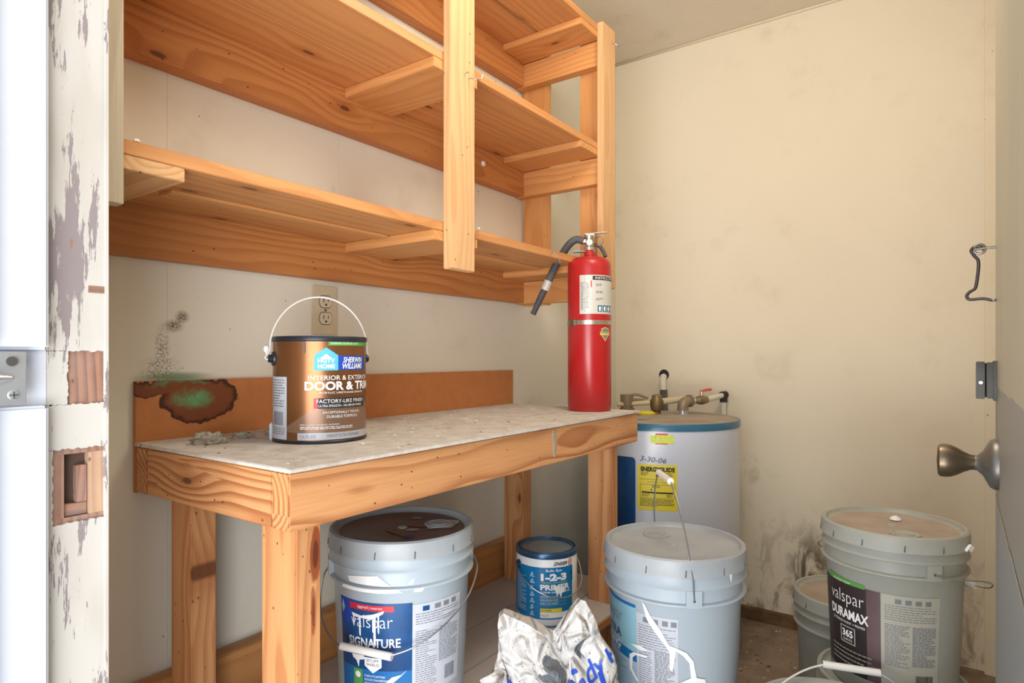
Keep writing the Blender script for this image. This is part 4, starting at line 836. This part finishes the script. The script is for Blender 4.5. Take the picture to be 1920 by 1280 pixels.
W = Wrap(RE); W.rect(-0.0278, 0.105, 0.2720, 0.3800, 'exlabel', 0.0004); W.rect(0.0090, 0.100, 0.3660, 0.3770, 'black', 0.0007); W.text('INSTRUCTIONS', 0.0160, 0.0900, 0.3685, 0.3748, 'wprint', 0.0011)
W.lines(-0.0250, -0.013, 0.2800, 0.3600, 'ink', 0.0030, seed=51); W.lines(-0.0100, -0.001, 0.2800, 0.3600, 'ink', 0.0050, seed=52, h=0.3); W.rect(0.0035, 0.0065, 0.3460, 0.3640, 'redp', 0.0007); W.rect(-0.0125, -0.0118, 0.276, 0.376, 'ink', 0.0006)
for k, z in enumerate((0.352, 0.332, 0.312)): W.text(('PULL PIN', 'AIM AT BASE', 'SQUEEZE')[k], 0.0180, 0.0340+0.003*k, z, z+0.0038, 'black', 0.0011); W.lines(0.018, 0.040, z-0.007, z-0.001, 'ink', 0.0030, seed=k)
for k in range(4): W.rect(0.0230+0.0155*k, 0.0360+0.0155*k, 0.2780, 0.2960, 'teal', 0.0007); W.poly([(0.0275+0.0155*k, 0.2800), (0.0315+0.0155*k, 0.2800), (0.0330+0.0155*k, 0.2900), (0.0295+0.0155*k, 0.2940), (0.0260+0.0155*k, 0.2900)], 'wprint', 0.0011)
o = W.mb.build('instruction_label', fe)
W = Wrap(RE); W.poly([(0.034, 0.231), (0.048, 0.236), (0.064, 0.231), (0.062, 0.212), (0.048, 0.196), (0.036, 0.210)], 'shieldp', 0.0005); W.poly([(0.037, 0.229), (0.048, 0.233), (0.061, 0.229), (0.059, 0.213), (0.048, 0.200), (0.039, 0.211)], 'ink', 0.0008); W.rect(0.030, 0.066, 0.2130, 0.2230, 'shieldp', 0.0011); W.lines(0.0330, 0.0630, 0.2140, 0.2220, 'ink', 0.0060, 0.0014, seed=11)
W.mb.build('shield_sticker', fe)

# ================================================================== WATER HEATER
wh = thing('water_heater', 'white cylindrical water heater with teal top band in the corner', 'water heater', (2.094, 0.851, 0), -1.1848)
RH = 0.2580
b = MB(); b.lathe([(0.25, 0), (RH, 0.004), (RH, 0.7580)], 'heater', 128); b.build('tank', wh)
b = MB(); b.lathe([(RH, 0.7565), (RH+0.0025, 0.757), (RH+0.0025, 0.776), (RH, 0.779)], 'teal', 128); b.build('top_band', wh)
b = MB(); b.lathe([(RH-0.0005, 0.7788), (0.20, 0.781), (0.0, 0.784)], 'htop', 96); tp = b.build('top_cover', wh)
b = MB(); b.lathe([(0.055, 0.7825), (0.054, 0.7855), (0.0, 0.7860)], 'htop', 40); b.build('cover_disc', tp, (-0.09, -0.10, 0))
W = Wrap(RH)
def rr_rect(s0, s1, z0, z1, r, m, off):
    p = []
    for cx, cz, a0 in ((s1-r, z0+r, -90), (s1-r, z1-r, 0), (s0+r, z1-r, 90), (s0+r, z0+r, 180)):
        for k in range(5): a = math.radians(a0+90*k/4); p.append((cx+r*math.cos(a), cz+r*math.sin(a)))
    W.poly(p, m, off)
W = Wrap(RH); rr_rect(-0.215, -0.0806, 0.30, 0.672, 0.012, 'heaterblue', 0.0030); o = W.mb.build('access_panel', wh); o['label'] = 'glossy dark blue panel'
W = Wrap(RH); W.rect(-0.0745, 0.0476, 0.5100, 0.6535, 'yellow', 0.0006); W.text('ENERGYGUIDE', -0.0640, 0.0400, 0.6310, 0.6460, 'black', 0.0012, bold=0.05)
W.poly([(-0.0150, 0.632), (-0.0110, 0.632), (-0.0110, 0.622), (-0.0070, 0.622), (-0.0130, 0.614), (-0.0190, 0.622), (-0.0150, 0.622)], 'black', 0.0013)
W.text('Compare the Energy Use of this Water Heater', -0.0680, 0.0380, 0.6050, 0.6090, 'black', 0.0010); W.text('with Others Before You Buy', -0.0460, 0.0150, 0.5965, 0.6005, 'black', 0.0010)
W.lines(-0.064, -0.040, 0.613, 0.628, 'dark', 0.0040, seed=60); W.lines(0.005, 0.036, 0.613, 0.628, 'dark', 0.0040, seed=61)
for z in (0.5905, 0.5490): W.rect(-0.066, 0.0400, z, z+0.0008, 'black', 0.0010)
for s_ in (-0.066, 0.0392): W.rect(s_, s_+0.0008, 0.549, 0.591, 'black', 0.0010)
W.rect(-0.061, 0.035, 0.5640, 0.5685, 'black', 0.0010); W.poly([(-0.034, 0.577), (-0.028, 0.577), (-0.031, 0.571)], 'black', 0.0010); W.lines(-0.030, 0.010, 0.576, 0.589, 'dark', 0.0045, seed=62)
W.lines(-0.061, -0.035, 0.551, 0.562, 'dark', 0.0035, seed=63); W.lines(0.015, 0.034, 0.551, 0.562, 'dark', 0.0035, seed=64); W.lines(-0.066, 0.038, 0.520, 0.546, 'dark', 0.0042, seed=65)
W.mb.build('energy_label', wh)
W = Wrap(RH); W.rect(-0.0190, 0.0190, 0.7170, 0.7240, 'orange', 0.0006); W.rect(-0.0190, 0.0190, 0.7440, 0.7510, 'orange', 0.0006); rr_rect(-0.0355, 0.0375, 0.7200, 0.7455, 0.005, 'lime', 0.0009); W.lines(-0.028, 0.034, 0.7235, 0.7430, 'green', 0.0048, seed=66, h=0.4); W.lines(-0.0150, 0.0150, 0.7450, 0.7500, 'redp', 0.0040, seed=9); W.lines(-0.0150, 0.0150, 0.7175, 0.7225, 'redp', 0.0040, seed=10)
W.mb.build('service_sticker', wh)
W = Wrap(RH); W.text('3-30-06', -0.0670, 0.0130, 0.6640, 0.6790, 'inkblue', 0.0006, bold=0.0, skew=0.3, rise=-0.006); W.mb.build('handwritten_date', wh)
W = Wrap(RH); W.poly([(-0.285+0.02*math.cos(2*PI*j/24), 0.655+0.03*math.sin(2*PI*j/24)) for j in range(24)], 'redp', 0.0006); W.lines(-0.30, -0.262, 0.52, 0.60, 'ink', 0.008, seed=67); W.mb.build('round_sticker', wh)
# plumbing on top: pieces fixed to the heater
def wpart(b, name, par=None):            # world-coordinate piece parented under the heater
    o = b.build(name); o.parent = par or wh; o.matrix_parent_inverse = (Matrix.Translation((2.094, 0.851, 0)) @ Matrix.Rotation(-1.1848, 4, 'Z')).inverted(); return o
ex_, ey_ = 2.187, 0.809
b = MB(); b.lathe([(0.019, 0.781), (0.019, 0.788), (0.014, 0.789), (0.014, 0.802)], 'silver', 24, cx=ex_, cy=ey_); b.lathe([(0.034, 0.7815), (0.032, 0.784), (0.0, 0.7842)], 'htop', 24, cx=ex_, cy=ey_); wpart(b, 'pipe_nipple')
b = MB(); b.lathe([(0.021, 0.797), (0.021, 0.803), (0.018, 0.805)], 'galv', 24, cx=ex_, cy=ey_)
d = (Vector((2.440, 0.737, 0))-Vector((ex_, ey_, 0))).normalized()
el = [Vector((ex_, ey_, 0.800)), Vector((ex_, ey_, 0.812)), Vector((ex_, ey_, 0.822))+d*0.006, Vector((ex_, ey_, 0.828))+d*0.020, Vector((ex_, ey_, 0.829))+d*0.034]
b.tube(spline([tuple(p) for p in el]), 0.0185, 'galv', 20); b.tube([el[-1], el[-1]+d*0.008], 0.0225, 'galv', 20); wpart(b, 'pipe_elbow')
def along(t, z=0.829): return Vector((ex_, ey_, z))+d*t
b = MB(); b.tube([along(0.040), along(0.095)], 0.0105, 'pvc', 16); b.tube([along(0.135), along(0.262, 0.842)], 0.0105, 'pvc', 16); b.tube([along(0.256, 0.842), along(0.256, 0.05)], 0.0105, 'pvc', 14); wpart(b, 'water_pipe')
b = MB()
for t in (0.052, 0.068, 0.080): b.tube([along(t), along(t+0.006)], 0.0112, 'black', 16)
b.tube([along(0.243, 0.841), along(0.268, 0.8425)], 0.0145, 'black', 16); b.tube([along(0.256, 0.842), along(0.256, 0.815)], 0.0140, 'black', 16); wpart(b, 'pipe_coupling')
b = MB(); b.tube([along(0.092), along(0.098), along(0.104), along(0.122), along(0.130), along(0.140)], [0.0145, 0.0145, 0.017, 0.017, 0.0145, 0.0145], 'brass', 16); b.tube([along(0.113), along(0.113, 0.862)], 0.006, 'chrome', 10); bv = wpart(b, 'ball_valve')
b = MB(); b.tube([along(0.108, 0.862), along(0.150, 0.866), along(0.172, 0.866)], [0.004, 0.005, 0.005], 'orange', 8)
o = b.build('valve_lever'); o.parent = bv; o.matrix_parent_inverse = bv.matrix_parent_inverse.copy(); o.matrix_parent_inverse = (Matrix.Translation((2.094, 0.851, 0)) @ Matrix.Rotation(-1.1848, 4, 'Z')).inverted() if False else Matrix()
# relief tee, old pipe, drain tube to the hole in the wall
tx, ty = 2.15, 0.892
b = MB(); b.lathe([(0.014, 0.780), (0.014, 0.793), (0.020, 0.796), (0.024, 0.812), (0.024, 0.830), (0.019, 0.838), (0.017, 0.850), (0.010, 0.853), (0, 0.854)], 'brass', 22, cx=tx, cy=ty); wpart(b, 'relief_valve')
b = MB(); b.tube(spline([(tx-0.01, ty+0.03, 0.838), (tx-0.035, ty+0.06, 0.852), (tx-0.06, ty+0.085, 0.846), (tx-0.055, ty+0.075, 0.836), (tx-0.02, ty+0.04, 0.832)]), 0.005, 'galv', 8); wpart(b, 'valve_lever_wire')
b = MB(); b.tube([(tx+0.01, ty-0.01, 0.826), (2.215, 0.830, 0.834), (2.25, 0.80, 0.838)], 0.012, 'oldpvc', 14); b.tube([(tx-0.02, ty+0.02, 0.824), (2.095, 0.975, 0.818), (2.07, 1.01, 0.816)], 0.009, 'oldpvc', 14); wpart(b, 'old_pipe')
b = MB(); b.lathe([(0.026, 0.782), (0.028, 0.800), (0.020, 0.806), (0.0, 0.807)], 'galv', 20, cx=2.10, cy=0.985)
b.tube([(2.098, 0.985, 0.800), (2.098, 0.985, 0.852)], [0.022, 0.024], 'galv', 18); wpart(b, 'pipe_stub')
b = MB(); b.lathe([(0.0, 0.781), (0.030, 0.782), (0.034, 0.790), (0.020, 0.797), (0, 0.797)], 'yellow', 12, cx=2.085, cy=0.905); o = wpart(b, 'insulation_scrap')
b = MB(); b.tube(spline([(XR-0.001, 0.993, 0.906), (XR-0.03, 0.985, 0.905), (XR-0.045, 0.98, 0.885), (XR-0.05, 0.975, 0.84)]), 0.013, 'pvc', 12); b.tube([(XR-0.05, 0.975, 0.855), (XR-0.055, 0.97, 0.78), (XR-0.06, 0.96, 0.70)], 0.0145, 'rubber', 12)
o = b.build('drain_tube'); tag(o, 'white and black pipe running from wall hole down behind the heater', 'pipe')
b = MB(); b.lathe([(0.022, 0), (0.020, 0.003), (0.010, 0.004), (0, 0.003)], 'black', 11); o = b.build('pipe_hole_seal', None, (XR-0.0005, 0.993, 0.915), (0, -PI/2, 0)); tag(o, 'ragged black hole sealing around the pipe in the cream wall', 'seal')

# ================================================================== CRUMPLED BAG
def crumple_bag():
    Fd = Vector((0.8387, 0.546, 0)).normalized(); Rd = Vector((Fd.y, -Fd.x, 0))
    C = Vector((0.940, 0.591, 0.010))
    NU, NV = 210, 150
    def top(s):   # outline of the gathered mouth: two ears, a valley between
        P = [(-0.135, 0.40), (-0.112, 0.415), (-0.100, 0.425), (-0.085, 0.470), (-0.088, 0.515), (-0.078, 0.528), (-0.055, 0.519), (-0.030, 0.512), (-0.010, 0.498), (0.008, 0.488), (0.030, 0.520), (0.052, 0.556), (0.066, 0.552), (0.085, 0.505), (0.105, 0.455), (0.125, 0.37)]
        for (a, za), (b_, zb) in zip(P, P[1:]):
            if a <= s <= b_: return za+(zb-za)*(s-a)/(b_-a+1e-9)
        return P[0][1] if s < P[0][0] else P[-1][1]
    vs = []; 
    for j in range(NV+1):
        h = j/NV
        for i in range(NU):
            a = 2*PI*i/NU; ca, sa = math.cos(a), math.sin(a)
            sx = -0.005+0.122*ca*(1.0+0.06*math.sin(3*a)); dy = 0.075*sa
            flat = 1-0.90*max(0, (h-0.50)/0.50)**1.3
            zt = top(sx); z = h*zt
            p = Vector((sx, dy*flat, z))
            q = Vector((sx*9+3, dy*flat*9, z*9))
            n1 = noise.noise(q); n2 = noise.noise(q*2.3+Vector((7, 1, 3))); rid = 1-abs(noise.noise(q*1.35+Vector((2, 9, 4))))*2.4; rid2 = 1-abs(noise.noise(q*3.1+Vector((5, 2, 8))))*2.4
            vd = noise.voronoi(q*0.62+Vector((n1, n2, 0))*0.35)[0]; vd2 = noise.voronoi(q*1.55)[0]
            disp = 0.020*n1+0.075*(vd[0]-0.45)+0.065*(0.25-min(0.45, vd[1]-vd[0]))+0.036*(vd2[0]-0.4)+0.018*(0.2-min(0.4, vd2[1]-vd2[0]))
            amp = 1.0 if h < 0.9 else 1.0-(h-0.9)*4
            nrm = Vector((ca*0.6, sa, 0)).normalized()
            p += nrm*disp*amp*(0.5+0.5*flat)
            p.z += 0.006*n2*min(1, h*4)
            # valley fold between the two ears
            p.y += 0.030*math.exp(-((sx-(0.008+(0.50-z)*0.30))/0.010)**2)*min(1, h*2)*(1 if sa < 0 else 0)
            vs.append(C+Rd*p.x+Fd*p.y+Vector((0, 0, max(-0.010, p.z-0.010 if j == 0 else p.z))))
    fs = [(j*NU+i, j*NU+(i+1) % NU, (j+1)*NU+(i+1) % NU, (j+1)*NU+i) for j in range(NV) for i in range(NU)]
    fs.append(list(range(NU))[::-1])
    # close the mouth
    for i in range(1, NU//2):
        pass
    topring = [NV*NU+i for i in range(NU)]
    for i in range(NU//2):
        a, b_ = topring[i], topring[i+1]; c, d_ = topring[(NU-i-1) % NU], topring[(NU-i) % NU]
        if len({a, b_, c, d_}) == 4: fs.append((a, b_, c, d_))
        elif len({a, b_, c, d_}) == 3:
            f = []; [f.append(x) for x in (a, b_, c, d_) if x not in f]; fs.append(f)
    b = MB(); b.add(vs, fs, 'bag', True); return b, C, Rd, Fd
bb, C_, Rd_, Fd_ = crumple_bag()
bvh = BVHTree.FromPolygons([Vector(v) for v in bb.v], bb.f)
bag = thing('plaster_bag', 'crumpled dirty white bag with blue lettering, in front of primer can', 'bag')
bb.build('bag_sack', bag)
def bagtext(txt, s0, z0, size, rot, bold=0.02):
    vs, fs = textmesh(txt, bold); bm = bmesh.new(); V = [bm.verts.new((x, y, 0)) for x, y in vs]
    for f in fs:
        try: bm.faces.new([V[k] for k in f])
        except ValueError: pass
    bmesh.ops.subdivide_edges(bm, edges=[e for e in bm.edges if e.calc_length() > 0.12], cuts=3, use_grid_fill=False); bmesh.ops.triangulate(bm, faces=bm.faces[:])
    bmesh.ops.subdivide_edges(bm, edges=[e for e in bm.edges if e.calc_length() > 0.12], cuts=1); bmesh.ops.triangulate(bm, faces=bm.faces[:])
    bm.verts.index_update(); out = []; ca, sa = math.cos(rot), math.sin(rot)
    for v in bm.verts:
        x, y = v.co.x*size, v.co.y*size; s = s0+x*ca-y*sa; z = z0+x*sa+y*ca
        o_ = C_+Rd_*s-Fd_*0.3+Vector((0, 0, z)); hit = bvh.ray_cast(o_, Fd_)
        out.append((hit[0]-Fd_*0.0018+hit[1]*0.0) if hit[0] else None)
    b = MB(); fs2 = [[v.index for v in f.verts] for f in bm.faces if all(out[v.index] is not None for v in f.verts) and max(abs((out[f.verts[0].index]-out[v.index]).dot(Fd_)) for v in f.verts) < 0.02]
    b.add([p if p is not None else C_ for p in out], fs2, 'bagblue', True); bm.free(); b.build('lettering', bag)
bagtext('Ready F', 0.020, 0.400, 0.036, 0.50, 0.02); bagtext('l', 0.094, 0.405, 0.05, 0.35, 0.04); bagtext('to', 0.074, 0.350, 0.055, 0.42, 0.03); bagtext('o', 0.040, 0.438, 0.016, 0.3, 0.14); bagtext('R l', -0.075, 0.388, 0.034, 0.12, 0.02)

# green jug wedged behind bag and bucket
gj = thing('plastic_jug', 'green plastic jug wedged between the white bag and the light grey bucket', 'jug', (1.143, 0.598, 0))
b = MB(); b.lathe([(0.031, 0), (0.034, 0.004), (0.034, 0.335), (0.032, 0.352), (0.026, 0.366), (0.016, 0.374), (0.013, 0.376)], 'greenp', 40); b.build('jug_body', gj)
b = MB(); b.lathe([(0.014, 0.374), (0.014, 0.386), (0.012, 0.388), (0, 0.388)], 'greenp', 24); b.build('cap', gj)
